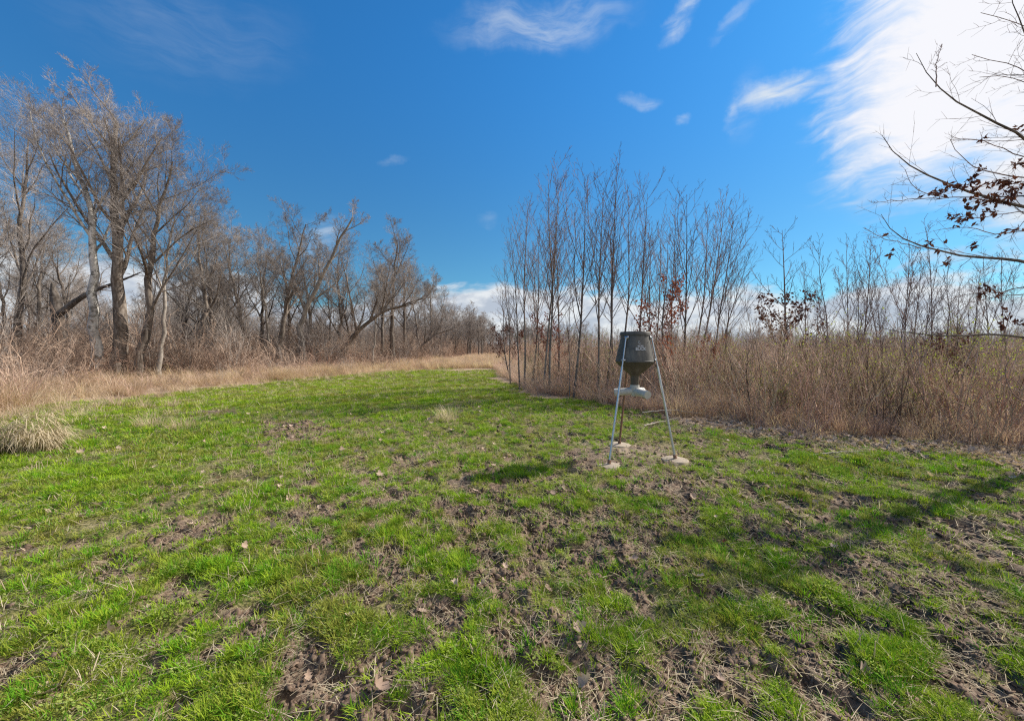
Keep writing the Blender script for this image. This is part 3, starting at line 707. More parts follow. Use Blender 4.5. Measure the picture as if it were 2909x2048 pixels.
for n, d0, d1, lo, hi in ((92000, .7, 4.2, .45, 1.15), (84000, 4.2, 8.5, .65, 1.45), (40000, 8.5, 14, 1.2, 2.2)):
    x, y, lm_ = lawn_points(n, d0, d1, rng); a, r, s = place(x, y, rng, lo, hi, .2); X_.append(a); R_.append(r); S_.append(s * (1 + .35 * lm_))
scatter('grass', TUFT, 10, np.vstack(X_), np.vstack(R_), np.concatenate(S_), 'short lime green winter grass and matted weeds growing over the mud of the clearing', 1)
X_, R_, S_ = [], [], []
for n, d0, d1, lo, hi in ((11500, .8, 5, .5, 1.05), (6000, 5, 12, .7, 1.3)):
    x, y = sector(n, d0, d1, rng); ln, md, lt, a_, b_ = masks(x, y); lime = patches(x, y, LIME)
    k = rng.random(n) < ln * (1 - md) * (1 - lt) * (sst(fbm(x, y, .5, 71, 3), .5, .66) * .8 + lime * .45); x, y = x[k], y[k]
    a, r, s = place(x, y, rng, lo, hi, .12); X_.append(a); R_.append(r); S_.append(s)
scatter('grass_tufts', TUFTD, 5, np.vstack(X_), np.vstack(R_), np.concatenate(S_), 'longer bright green grass tufts standing in patches', 2)
X_, R_, S_ = [], [], []
for n, d0, d1, lo, hi in ((52000, 12, 21, 1.0, 1.9), (26000, 21, 34, 1.6, 2.8)):
    x, y, _q = lawn_points(n, d0, d1, rng); a, r, s = place(x, y, rng, lo, hi, .1); X_.append(a); R_.append(r); S_.append(s)
scatter('far_grass', FAR, 5, np.vstack(X_), np.vstack(R_), np.concatenate(S_), 'mown looking green grass running back between the woods', 3)
X_, R_, S_ = [], [], []
for n, d0, d1, lo, hi in ((11500, .7, 4.5, .4, 1.0), (15500, 4.5, 11, .8, 1.5), (12000, 11, 26, 1.2, 2.2)):
    x, y = sector(n, d0, d1, rng); ln, md, lt, a_, b_ = masks(x, y); k = rng.random(n) < ln * (.22 + .35 * sst(fbm(x, y, .8, 81, 3), .45, .65) + .3 * md) + lt * .5; x, y = x[k], y[k]
    a, r, s = place(x, y, rng, lo, hi, .1); X_.append(a); R_.append(r); S_.append(s)
scatter('straw_litter', STRAW, 6, np.vstack(X_), np.vstack(R_), np.concatenate(S_), 'pale straw bits and dead stalks lying on the ground', 4)
X_, R_, S_ = [], [], []
for n, d0, d1, lo, hi in ((3000, .8, 6, .35, .9), (60000, 4.2, 14, .5, 1.1)):
    x, y = sector(n, d0, d1, rng); ln, md, lt, a_, b_ = masks(x, y); k = rng.random(n) < (.035 + .02 * md) * (6 / d1) + lt * .75 * (d0 > 4); x, y = x[k], y[k]
    a, r, s = place(x, y, rng, lo, hi, .35, dz=.012); X_.append(a); R_.append(r); S_.append(s)
scatter('leaf_litter', LITTER, 6, np.vstack(X_), np.vstack(R_), np.concatenate(S_), 'small pale dead leaves strewn on the ground along the thicket', 5)

X_, R_, S_ = [], [], []
for n, d0, d1, lo, hi in ((76000, .8, 4.5, .35, 1.1), (76000, 4.5, 11, .6, 1.6)):
    x, y = sector(n, d0, d1, rng); ln, md, lt, a_, b_ = masks(x, y); k = (rng.random(n) < np.clip(md * .9 + .03, 0, 1) * ln) & ((np.hypot(x - 1.776, y - 5.763) > .75) | (rng.random(n) < .35)); x, y = x[k], y[k]
    a, r, s = place(x, y, rng, lo, hi, .5, dz=.002); X_.append(a); R_.append(r); S_.append(s * rng.choice([.5, .8, 1, 1.3, 2.0], len(s)))
scatter('soil_clods', CLODS, 6, np.vstack(X_), np.vstack(R_), np.concatenate(S_), 'crumbled brown soil kicked up by hooves in the bare patches', 13)

STUB = []
for q in range(5):
    rg = np.random.default_rng(930 + q); n = 3 + q; g = Geo(); S = np.stack([rg.normal(0, .05, n), rg.normal(0, .05, n), np.full(n, -.01)], 1)
    P, R, L = grow(S, norm(rg.normal(0, .35, (n, 3)) * [1, 1, 0] + [0, 0, 1]), rg.uniform(.04, .12, n), rg.uniform(.0022, .0036, n), 3, .05, 0, rg, .7); g.tubes(P, R, 4); STUB.append(g.mesh('stub', M_STRAW, False))
STUB = sources('src_stub', STUB)
x, y = sector(2600, 1.2, 9, rng); ln, md, lt, a_, b_ = masks(x, y); k = rng.random(len(x)) < ln * sst(vn(x, y, .8, 98), .45, .7) * np.interp(x, [-4, 3], [.9, .2]); x, y = x[k], y[k]
a, r, s = place(x, y, rng, .7, 1.3, .1)
scatter('dead_stubble', STUB, 5, a, r, s, 'pale cut off dead stubs standing in the grass', 14)

# ---- tall dry grass
DRYV = [tuft(200 + s, 34, .62, .16, .008, M_DRY, .75, .9, 4) for s in range(5)]
REDV = [tuft(210 + s, 34, .75, .14, .007, M_RED, .45, .7, 4) for s in range(5)]
DRY = sources('src_dry', DRYV + [REDV[0]]); RED = sources('src_red', REDV + [DRYV[0]])
def band(n, x0, x1, y0, y1, rng):
    return rng.uniform(x0, x1, n), rng.uniform(y0, y1, n)
x, y = band(26000, -34, -6, 3, 46, rng); j = (vn(x, y, 1.1, 90) - .5) * 1.6; e = XL(y) - x + j
k = (e > -4.5) & (rng.random(len(x)) < np.interp(e, [-4.5, -1.5, 0, .8, 5, 9], [.0, .13, .42, .8, .8, .25]) * (.25 + sst(vn(x, y, .9, 97), .3, .6))) & (y > 2); x, y = x[k], y[k]
a1, r1, s1 = place(x, y, rng, .6, 1.5, .18); s1 = s1 * np.interp(y, [8, 14], [1.45, 1.0]) * np.interp(XL(y) - x, [-1.5, 0, 1.5], [.45, .6, 1.0]) * (.6 + .8 * vn(x, y, 1.3, 99))
x, y = band(11000, -12, 3, 26, 75, rng); j = (vn(x, y, 2.1, 91) - .5) * 5
k = (y + j - np.maximum(0, -3 - x) * .0 > 29) & (x > XL(y) - 4) & (rng.random(len(x)) < np.interp(y, [28, 75], [1, .35])); x, y = x[k], y[k]
a2, r2, s2 = place(x, y, rng, .8, 1.35, .1)
scatter('tall_dry_grass', DRY, 6, np.vstack([a1, a2]), np.vstack([r1, r2]), np.concatenate([s1 * .95, s2]), 'tangled tan dry grass along the left wood and across the far gap', 6)
x, y = band(39000, -2, 24, -8, 34, rng); j = (vn(x, y, .9, 92) - .5) * .9; e = x - XR(y) + j
k = (e > .25) & (rng.random(len(x)) < np.interp(e, [0.25, .8, 3.5, 8], [.55, 1, .65, .15])) & ~((y < 6.2) & (x > 6)); x, y = x[k], y[k]
k = rng.random(len(x)) < np.where(y < 9, np.interp(x - XR(y), [.4, 1.6], [.15, .8]), 1); x, y = x[k], y[k]
a, r, s = place(x, y, rng, .45, 1.25, .16); s = s * np.interp(y, [6, 10], [.75, 1])
scatter('red_dry_grass', RED, 6, a, r, s, 'reddish tan dry grass at the foot of the right thicket', 7)

# ---- brush
def brush(seed, h, stems, mat, tangle=.12, spread=.45, dens=(6, 5), leafmat=None, nleaf=0, base=.3, bend=.02):
    rng = np.random.default_rng(seed); a = rng.uniform(0, 6.28, stems); q = base * np.sqrt(rng.random(stems))
    S = np.stack([q * np.cos(a), q * np.sin(a), np.full(stems, -.05)], 1); ln = rng.uniform(.1, 1, stems) * spread
    D = norm(np.stack([np.cos(a) * ln, np.sin(a) * ln, np.ones(stems)], 1))
    P, R, L = grow(S, D, rng.uniform(.55, 1, stems) * h, rng.uniform(.008, .018, stems), 8, tangle, bend, rng, .3); g = Geo(); g.tubes(P, R, 3)
    S, D, Lc, Rc = kids(P, R, L, dens[0], rng, .15, 1, (40, 14), .42, .6, .5, .003)
    P1, R1, L1 = grow(S, D, Lc, Rc, 5, tangle, .04, rng, .4); g.tubes(P1, R1, 3)
    S, D, Lc, Rc = kids(P1, R1, L1, dens[1], rng, .15, 1, (40, 14), .5, .8, .4, .0024)
    P2, R2, L2 = grow(S, D, Lc, Rc, 3, tangle, .03, rng, .6); g.tubes(P2, R2, 3)
    me_ = g.mesh('brush', mat, False)
    if nleaf:
        p = P2[:, -1][rng.integers(0, len(P2), nleaf)]; p = p + rng.normal(0, .03, p.shape); l = Geo()
        LL = rng.uniform(.022, .05, nleaf); l.leaves(p, norm(rng.normal(0, 1, (nleaf, 3)) + [0, 0, .5]), norm(rng.normal(0, 1, (nleaf, 3))), LL, LL * .5)
        lv = l.mesh('leaves', leafmat, False); n0 = len(me_.polygons)
        V = np.concatenate([np.array([v for v in co]) for co in ()]) if 0 else None
        bv = np.empty(len(me_.vertices) * 3, np.float32); me_.vertices.foreach_get('co', bv)
        V = np.concatenate([bv.reshape(-1, 3)] + l.V); F4 = np.concatenate(g.F4); F3 = np.concatenate(l.F3) + len(me_.vertices)
        me2 = mesh_np('brush', V, [F4, F3], mat); me2.materials.append(leafmat)
        me2.polygons.foreach_set('material_index', np.concatenate([np.zeros(len(F4), np.int32), np.ones(len(F3), np.int32)])); me_ = me2
    return me_
BR = [brush(300, 2.1, 9, M_BRUSH, dens=(5, 3)), brush(301, 1.9, 10, M_BRUSHR, .1, dens=(5, 3)), brush(302, 2.2, 8, M_BRUSH, .09, .4, (5, 3), M_BUD, 90), brush(303, 1.7, 11, M_BRUSHR, .14, .7, dens=(5, 3)), brush(304, 2.3, 8, M_BRUSH, .08, .35, (5, 4), M_BUD, 130), brush(305, 1.5, 10, M_BRUSH, .2, .9, dens=(5, 3)), brush(306, 2.3, 7, M_BRUSHD, .08, .45), brush(307, 2.0, 7, M_BRUSHD, .12, .6)]
BL = [brush(310, 2.6, 8, M_BRUSH, .16, .6, (7, 5)), brush(311, 2.1, 10, M_BRUSH, .24, .9, (6, 5), None, 0, .4, -.05), brush(312, 3.2, 6, M_TWIGD, .10, .35, (8, 5)), brush(313, 1.7, 10, M_BRUSHR, .24, 1.0, (6, 5), None, 0, .5, -.08), brush(314, 2.8, 7, M_BRUSHD, .14, .5, (8, 5)), brush(315, 2.0, 8, M_BRUSHD, .22, .9, (6, 5), None, 0, .4, -.05)]
BRC = sources('src_brush', BR); BLC = sources('src_wood_brush', BL)
x, y = band(6300, 0, 60, -9, 60, rng); j = (vn(x, y, 1.5, 93) - .5) * 1.0; e = x - XR(y) + j
k = (e > np.where(y < 5, 1.8, .9)) & (rng.random(len(x)) < np.interp(y, [3, 14, 60], [.27, .24, .18]) * (.4 + 1.2 * sst(vn(x, y, 1.6, 95), .3, .7))) & ~((y < 5.8) & (np.abs(x - 8.4) < 1.2)); x, y = x[k], y[k]
xb, yb = band(330, 1, 15, 4.5, 17, rng); e2 = xb - XR(yb); k = (e2 > 1.0) & (e2 < 5.5); x = np.append(x, xb[k]); y = np.append(y, yb[k]); e = x - XR(y)
a, r, s = place(x, y, rng, .75, 1.15, .08); s = s * np.interp(e, [.8, 2.5], [.75, 1.16]) * np.interp(y, [5, 12, 14, 30, 60], [.95, .98, 1.0, 1.15, 1.35]) * np.interp(x / np.maximum(y, .1), [.1, .45], [.93, 1.0])
scatter('thicket', BRC, 8, a, r, s, 'dense reddish brown thicket of leafless stems right of the clearing', 8)
x, y = band(7000, -52, -8, 6, 75, rng); j = (vn(x, y, 2.5, 94) - .5) * 3; e = XL(y) - x + j
k = (e > 3.4) & (rng.random(len(x)) < np.interp(e, [3, 6.5, 8, 20], [.12, .25, 1, .45]) * (.35 + sst(vn(x, y, 2.2, 96), .3, .7))); x, y = x[k], y[k]; xb, yb = band(800, -34, 14, 66, 120, rng); x = np.append(x, xb); y = np.append(y, yb); e = np.maximum(XL(y) - x, 5)
xb, yb = band(260, -26, -8, 6, 34, rng); q = XL(yb) - xb; kb = (q > 1.2) & (q < 6); x = np.append(x, xb[kb]); y = np.append(y, yb[kb]); e = np.append(e, q[kb])
a, r, s = place(x, y, rng, .7, 1.5, .08); s = s * np.interp(e, [1.2, 3.4, 7], [.28, .5, 1.15]) * np.interp(y, [60, 80], [1, 1.5])
scatter('undergrowth', BLC, 6, a, r, s, 'dark brown brush and vines filling the ground between the left trees', 9)

BUSH = [brush(330, 2.2, 12, M_BRUSH, .09, .55, (8, 6), M_BUD, 1500), brush(331, 1.9, 11, M_BRUSHD, .1, .6, (8, 6), M_BUD, 1100)]
for px, d, h, q, lb in ((2500, 9.2, 2.25, 0, 'rounded shrub with olive green new leaves, tallest of the thicket front'), (2330, 9.8, 2.1, 1, 'sparse green-tinged shrub left of the rounded olive one'),
        (2740, 8.4, 1.95, 0, 'yellow-green leafing shrub under the lowest overhanging branch'), (2860, 8.0, 2.0, 1, 'green-tinged shrub at the right edge beneath the oak boughs'),
        (2110, 11.2, 2.2, 0, 'light green leafing shrub between the grove and the dark-leaved young oak'), (2600, 7.6, 1.3, 1, 'low shrub with small bright leaves at the foot of the thicket'), (2240, 8.6, 1.4, 1, 'low sparse shrub with a few green leaves behind the red dry grass'), (2660, 14, 3.0, 0, 'tall yellow-green shrub standing back in the thicket behind the overhanging branch'), (2820, 13, 2.7, 0, 'bright yellow-green shrub back in the thicket near the right edge')):
    x0 = ray(px, 985)[0] * d; me_ = BUSH[q]; o = link('leafing_shrub', me_, None, (x0, d, gz(x0, d))); o.rotation_euler = (0, 0, px * .37)
    sc = h / max(v.co.z for v in me_.vertices); o.scale = (sc, sc, sc); tag(o, lb, 'shrub')
STK = []
for q in range(5):
    rg = np.random.default_rng(800 + q); n = 5; g = Geo(); S = np.stack([rg.normal(0, .15, n), rg.normal(0, .15, n), np.full(n, -.03)], 1)
    P, R, L = grow(S, norm(rg.normal(0, .38, (n, 3)) * [1, 1, 0] + [0, 0, 1]), rg.uniform(.8, 2.3, n), rg.uniform(.004, .007, n), 6, .03, -.01, rg, .4); g.tubes(P, R, 3); STK.append(g.mesh('stalk', M_STRAW, False))
STK = sources('src_stalk', STK)
x, y = band(3600, 0, 24, 3, 22, rng); e = x - XR(y); k = (e > .4) & (rng.random(len(x)) < np.interp(e, [.4, 1, 4, 10], [.5, .9, .5, .2])) & ~((y < 6.2) & (x > 6.5)); x, y = x[k], y[k]
a, r, s = place(x, y, rng, .6, 1.1, .12)
scatter('dead_stalks', STK, 5, a, r, s, 'pale dead stalks leaning this way and that in the right thicket', 12)

# ---- far woods
FW = sources('src_far_wood', [msL1[1], msL1[0], msM7[1], msM7[0]])
def wood(nm, pts, sc, label, seed):
    n = len(pts); rg = np.random.default_rng(seed); x = np.repeat(pts[:, 0], 1); y = pts[:, 1]
    rz = rg.uniform(0, 6.28, n); kind = rg.integers(0, 2, n)
    xyz = np.stack([np.repeat(x, 2), np.repeat(y, 2), np.full(2 * n, -.2)], 1); rot = np.zeros((2 * n, 3)); rot[:, 2] = np.repeat(rz, 2)
    s = np.repeat(rg.uniform(*sc, n), 2); o = scatter(nm, FW, 4, xyz, rot, s, label)
    v = np.empty(2 * n, np.int32); v[0::2] = kind * 2; v[1::2] = kind * 2 + 1; o.data.attributes['vid'].data.foreach_set('value', v)
    return o
rg = np.random.default_rng(8)
pts = np.vstack([np.stack([rg.uniform(-60, -27, 85), rg.uniform(34, 90, 85)], 1), np.stack([rg.uniform(-26, -4, 50), rg.uniform(62, 100, 50)], 1),
                 np.stack([rg.uniform(-60, 25, 120), rg.uniform(95, 140, 120)], 1)])
wood('far_woods', pts, (.5, .8), 'distant bare woods closing the gap and filling behind the left trees', 1)
pts = np.stack([rg.uniform(5, 260, 170), rg.uniform(85, 150, 170)], 1)
wood('far_treeline', pts, (.35, .6), 'low distant tree line behind the right thicket', 2)

# ------------------------------------------------------------------ overhanging oak, right
OX, OY = 8.3, 5.75
oak = empty('oak_tree', (OX, OY, gz(OX, OY)))
tag(oak, 'oak reaching in from the right edge, bare branches with dark dead leaf clusters', 'tree')
g_ = Geo(); P0, L0 = resample([(0, 0, -.1), (.05, .1, 2), (-.1, .1, 4), (.05, 0, 5.4), (0, .1, 6.6)], 16); g_.tubes(P0[None], np.linspace(.105, .012, 16)[None] * np.array([1.4] + [1] * 15), 12, True)
def tz(z): return np.array([np.interp(z, P0[:, 2], P0[:, 0]), np.interp(z, P0[:, 2], P0[:, 1]), z])
def Opt(px, py, d): return at(px, py, d) - np.array([OX, OY, gz(OX, OY)])
br = [ # traced boughs: points of the photograph, near depth, far depth, radius
 ([(2909, 384), (2845, 350), (2745, 312), (2696, 282), (2656, 247), (2616, 198), (2603, 152)], 5.2, .020, 0),
 ([(2659, 247), (2659, 180), (2677, 127)], 4.75, .007, 2),
 ([(2909, 574), (2832, 574), (2770, 564), (2733, 541), (2684, 507), (2628, 495), (2585, 483), (2547, 455), (2523, 424), (2505, 384)], 5.4, .022, 0),
 ([(2832, 574), (2740, 560), (2702, 561), (2646, 557), (2609, 545), (2578, 520), (2572, 483)], 5.4, .008, 2),
 ([(2690, 562), (2646, 562), (2566, 569), (2482, 576)], 5.3, .006, 2),
 ([(2909, 739), (2844, 736), (2783, 730), (2733, 725), (2671, 721), (2616, 705), (2566, 681), (2523, 665), (2504, 637), (2503, 609)], 5.6, .021, 0),
 ([(2616, 705), (2560, 690), (2504, 678), (2455, 648)], 5.6, .006, 2),
 ([(2909, 950), (2844, 947), (2770, 946), (2721, 953), (2671, 962), (2609, 956), (2547, 941), (2480, 925)], 5.2, .020, 0),
 ([(2909, 501), (2838, 501), (2789, 483), (2733, 458), (2702, 427), (2699, 396)], 5.7, .010, 0),
 ([(2909, 99), (2888, 68), (2879, 31), (2869, -40)], 5.0, .014, 0),
 ([(2909, 59), (2844, 56), (2807, 50), (2786, 37)], 5.0, .006, 0),
 ([(2909, 186), (2844, 176), (2807, 167), (2761, 156)], 5.1, .008, 0),
 ([(2909, 217), (2857, 217), (2783, 220)], 5.1, .007, 0),
 ([(2909, 449), (2857, 427), (2826, 402), (2783, 396), (2708, 396)], 5.9, .008, 0),
 ([(2909, 836), (2826, 842), (2733, 866)], 6.0, .009, 0), ([(2909, 815), (2840, 830), (2760, 830), (2700, 850)], 6.4, .009, 0),
 ([(2909, 600), (2838, 610), (2750, 625), (2690, 622)], 6.0, .008, 0), ([(2909, 655), (2820, 668), (2740, 640), (2660, 655)], 6.1, .008, 0),
 ([(2909, 1150), (2870, 1120), (2850, 1060), (2880, 1000)], 6.4, .010, 0)]
rng = np.random.default_rng(31); cr = Geo(); allP = []
PL, RL, LL = [], [], []
for pts_, d, r, kind in br:
    W = [Opt(px, py, d + (px - 2909) * -.0004) for px, py in pts_]
    if kind == 0:
        end = W[0]; z0 = max(.5, end[2] - .35 * abs(end[0])); root = tz(z0); m1 = root * .45 + end * .55 + [0, 0, .08]
        W = [root, m1] + W; rr = np.interp(np.linspace(0, 1, 14), [0, .35, 1], [r * 2.1, r, .003])
    else: rr = np.linspace(r, .0025, 14)
    P, L = resample(W, 14); P[1:-1] += rng.normal(0, .008, (12, 3)); (g_ if kind == 0 and r > .012 else cr).tubes(P[None], rr[None], 6); PL.append(P); RL.append(rr); LL.append(L)
# boughs the photograph does not show but that throw the shade on the lawn
for k in range(15):
    z0 = 2.0 + k * .29; a = .6 + k * 2.2; L = 2.6 - .12 * k
    if -2.6 < math.atan2(math.sin(a + 0.3), math.cos(a + 0.3)) < -2.0 or math.cos(a) < -.55: a += 1.9
    P, R, L_ = grow(tz(z0)[None], np.array([[math.cos(a), math.sin(a), .45]]), np.array([L]), np.array([.028 - .0012 * k]), 14, .06, .02, rng, .12)
    g_.tubes(P, R, 6); PL.append(P[0]); RL.append(R[0]); LL.append(L)
P, R, L = np.array(PL), np.array(RL), np.array(LL)
S, D, Lc, Rc = kids(P, R * .6, L, 12, rng, .3, 1, (42, 12), .17, .5, .3, .0022)
P1, R1, L1 = grow(S, D, Lc, np.minimum(Rc, .0055), 6, .13, .05, rng, .4); cr.tubes(P1, R1, 4)
S, D, Lc, Rc = kids(P1, R1, L1, 4, rng, .2, 1, (45, 12), .45, .7, .4, .0018)
P2, R2, L2 = grow(S, D, Lc, Rc, 4, .12, .03, rng, .5); cr.tubes(P2, R2, 3)
link('trunk', g_.mesh('trunk', M_DARK), oak); link('crown', cr.mesh('crown', M_SAPT, False), oak)
CL = [(745, 820, 14), (590, 885, 11), (645, 855, 7), (700, 850, 10), (760, 870, 11), (720, 940, 6), (725, 995, 9), (780, 940, 7), (800, 765, 5), (960, 745, 8), (900, 840, 12), (930, 860, 11), (850, 840, 8),
      (880, 830, 8), (940, 890, 10), (978, 845, 14), (830, 915, 9), (865, 915, 8), (905, 920, 9), (660, 990, 6), (670, 1035, 3), (850, 970, 5), (880, 1070, 5), (740, 1135, 6), (540, 1115, 5), (630, 1205, 4), (380, 1160, 4),
      (810, 640, 3), (795, 970, 5), (760, 1015, 3), (360, 1075, 2), (605, 1130, 2), (820, 1320, 7), (860, 1350, 5), (790, 1350, 5), (900, 1440, 6), (870, 1490, 6), (950, 1480, 7), (555, 880, 5), (975, 575, 4), (960, 1055, 4)]
for cx, cy, n in CL:
    c = Opt(2300 + cx / 1.616, cy / 1.616, 5.35 + rng.normal(0, .08)); n = int(n * 1.3) + 1
    p = c + rng.normal(0, .022, (n, 3)); l = Geo(); Ls = rng.uniform(.05, .10, n)
    dd = norm(rng.normal(0, 1, (n, 3)) - [0, 0, .4])
    l.leaves(p, dd, norm(rng.normal(0, 1, (n, 3))), Ls, Ls * .42)
    sdir = norm(dd + rng.normal(0, .6, (n, 3))); l.leaves(p + dd * .02, sdir, norm(rng.normal(0, 1, (n, 3))), Ls * .7, Ls * .3)
    tag(link('leaf_cluster', l.mesh('leaf_cluster', M_LEAFD, False), oak), kind='stuff')

# ------------------------------------------------------------------ the feeder
FX, FY = 1.776, 5.763; FZ = gz(FX, FY)
M_DRUM = bark('drum_plastic', (.085, .082, .076), (.165, .152, .132), 16, .12, .12, (.085, .08, .07)); M_DRUM.node_tree.nodes['Principled BSDF'].inputs['Roughness'].default_value = .5; M_DRUM.node_tree.nodes['Principled BSDF'].inputs['Specular IOR Level'].default_value = .4
M_CONE = plain('funnel_plastic', (.075, .062, .045), .5, 0, .2, .15, 14)
M_GALV = plain('galvanised_steel', (.52, .55, .57), .38, .85, .2, .12, 40)
M_RUST = plain('rusty_steel', (.26, .15, .10), .8, .2, .4, .3, 30)
M_PVC = plain('white_pvc', (.47, .455, .41), .5, 0, .05, .06, 9)
M_PAD = plain('muddy_plate', (.33, .27, .20), .9, 0, .6, .16, 18)
M_HOLE = plain('opening_dark', (.10, .045, .02), .9, 0, .3, .4, 50)  # dark inside of the outlet openings, put into the colour of solid plugs
M_INK = plain('faded_print', (.62, .63, .66), .7, 0, 0, .1, 40)
M_LID = plain('lid_plastic', (.085, .080, .070), .55, 0, .4, .25, 16)
feed = empty('game_feeder', (FX, FY, FZ))
tag(feed, 'dark plastic game feeder drum on three galvanised legs, white pipe head under its funnel', 'feeder')
feed.rotation_euler = (0, 0, 0)
vdir = math.atan2(-FY, -FX)            # from feeder towards the viewer
def lathe(profile, n=60, flats=()):
    """profile (r, z); flats: list of (angle0, angle1) chords"""
    th = np.arange(n) * 2 * np.pi / n; f = np.ones(n)
    for a0, a1 in flats:
        mid, hw = (a0 + a1) / 2, (a1 - a0) / 2; d = (th - mid + np.pi) % (2 * np.pi) - np.pi; k = np.abs(d) <= hw + 1e-6
        f[k] = math.cos(hw) / np.cos(d[k])
    V = []; 
    for r, z in profile: V.append(np.stack([r * f * np.cos(th), r * f * np.sin(th), np.full(n, z)], 1))
    V = np.concatenate(V); F4 = []
    for k in range(len(profile) - 1):
        i = np.arange(n); F4.append(np.stack([k * n + i, k * n + (i + 1) % n, (k + 1) * n + (i + 1) % n, (k + 1) * n + i], 1))
    return V, np.concatenate(F4)
def lmesh(name, prof, mat, parent, n=60, flats=(), cap=(False, False)):
    V, F4 = lathe(prof, n, flats); fs = [F4]; m_ = len(prof)
    F3 = []
    for e, c in ((0, cap[0]), (m_ - 1, cap[1])):
        if c:
            V = np.vstack([V, [0, 0, prof[e][1]]]); ci = len(V) - 1; i = np.arange(n) + e * n; jn = (np.arange(n) + 1) % n + e * n
            F3.append(np.stack([i, jn, np.full(n, ci)] if e else [jn, i, np.full(n, ci)], 1))
    if F3: fs.append(np.concatenate(F3))
    me_ = mesh_np(name, V, fs, mat, True); me_.set_sharp_from_angle(angle=math.radians(9 if flats else 35))
    return link(name, me_, parent)
# angles seen from the viewer: +right means clockwise from above -> add
PAN = []                                # the three narrow print panels
for k in range(3):
    c = vdir + math.radians(19) + k * 2.0944; PAN.append(((c - math.radians(12)), (c + math.radians(12))))
PAN = [((a + 2 * math.pi) % (2 * math.pi), (a + 2 * math.pi) % (2 * math.pi) + math.radians(24)) for a, b_ in PAN]
lmesh('drum', [(.262, 1.372), (.272, 1.378), (.270, 1.39), (.236, 1.56), (.200, 1.735), (.198, 1.752)], M_DRUM, feed, 120, PAN)
lid = lmesh('lid', [(.205, 1.742), (.211, 1.745), (.212, 1.785), (.205, 1.797), (.15, 1.800), (.05, 1.802)], M_LID, feed, 72, (), (True, True))
lmesh('funnel', [(.266, 1.374), (.258, 1.345), (.16, 1.25), (.085, 1.192), (.062, 1.165), (.058, 1.03), (.058, 1.0)], M_CONE, feed, 48)
lmesh('rim_band', [(.268, 1.366), (.2765, 1.368), (.2765, 1.386), (.272, 1.389)], M_LID, feed, 120, PAN)
head = lmesh('pipe_head', [(.064, 1.035), (.066, 1.02), (.066, .90), (.05, .872), (.02, .866)], M_PVC, feed, 32, (), (False, True))
def tube_obj(name, p0, p1, r, mat, parent, sides=20, cap=True, r1=None):
    g = Geo(); P = np.array([p0, p1], float)[None]; g.tubes(P, np.array([[r, r1 or r]]), sides, cap); me_ = g.mesh(name, mat); me_.set_sharp_from_angle(angle=math.radians(40))
    return link(name, me_, parent)
for k, a in enumerate((-82, 38, 158)):   # towards the viewer's left, right, and away
    an = vdir + math.radians(a); d = np.array([math.cos(an), math.sin(an), -.10]); c0 = np.array([0, 0, .945])
    arm = tube_obj('outlet_pipe', c0 + d * .03, c0 + d * .28, .054, M_PVC, head)
    e = c0 + d * .28
    cap_ = tube_obj('collar', e - d * .05, e + d * .004, .058, M_PVC, arm)
    tube_obj('outlet_opening', c0 + d * .19 + [0, 0, -.043], c0 + d * .24 + [0, 0, -.047], .022, M_HOLE, arm, 12)
feet = [(1.32, 5.38), (2.27, 5.50), (1.738, 6.41)]
for k, (x0, y0) in enumerate(feet):
    rx, ry = x0 - FX, y0 - FY; rr = math.hypot(rx, ry); u = np.array([rx / rr, ry / rr, 0]); foot = np.array([rx, ry, gz(x0, y0) - FZ + .012])
    low_ = u * .292 + [0, 0, 1.395]; top_ = u * .226 + [0, 0, 1.715]
    mt = M_RUST if k == 2 else M_GALV
    leg = tube_obj('leg', foot + [0, 0, .01], low_ + (top_ - low_) * -.28, .0165, mt, feed, 14)
    tube_obj('upper_tube', low_ + (top_ - low_) * -.32, top_, .0105, M_GALV, leg, 12)
    side = np.cross(u, [0, 0, 1]); nrm = norm(np.cross(side, top_ - low_)); tn = norm(top_ - low_)
    for nm, c, w_, h_ in (('bracket', top_, .034, .018), ('bracket', low_, .03, .014)):
        g = Geo(); q = [c + side * sx * w_ + tn * sy * h_ - u * sz for sz in (.004 if c is top_ else .0, .022) for sx, sy in ((-1, -1), (1, -1), (1, 1), (-1, 1))]
        g.add(np.array(q), np.array([[0, 1, 2, 3], [7, 6, 5, 4], [0, 4, 5, 1], [1, 5, 6, 2], [2, 6, 7, 3], [3, 7, 4, 0]])); bk = link(nm, g.mesh(nm, M_GALV, False), leg)
        for sx in (-.7, .7): b0 = c + side * sx * w_ + u * .021; g2 = Geo(); g2.tubes(np.array([[b0, b0 + u * .007]]), np.array([[.0055, .005]]), 6, True); bo = link('bolt', g2.mesh('bolt', M_RUST, False), leg)
    V, F4 = lathe([(.178, -.03), (.176, .004), (.168, .009), (.10, .013), (.03, .016)], 40)
    V[:, 2] += .004 * np.sin(V[:, 0] * 20 + k) * (V[:, 2] > 0); V[:, :2] *= 1 + .03 * np.sin(np.arctan2(V[:, 1], V[:, 0]) * 3 + k)[:, None]
    V = V + foot; V = np.vstack([V, foot + [0, 0, .017]]); i = np.arange(40) + 160
    pad = link('foot_pad', mesh_np('foot_pad', V, [F4, np.stack([i, np.roll(i, -1), np.full(40, 200)], 1)], M_PAD, True), leg)
    tube_obj('socket', foot + [0, 0, .02], foot + [0, 0, .02] + norm(low_ - foot) * .05, .024, M_RUST, leg, 14)
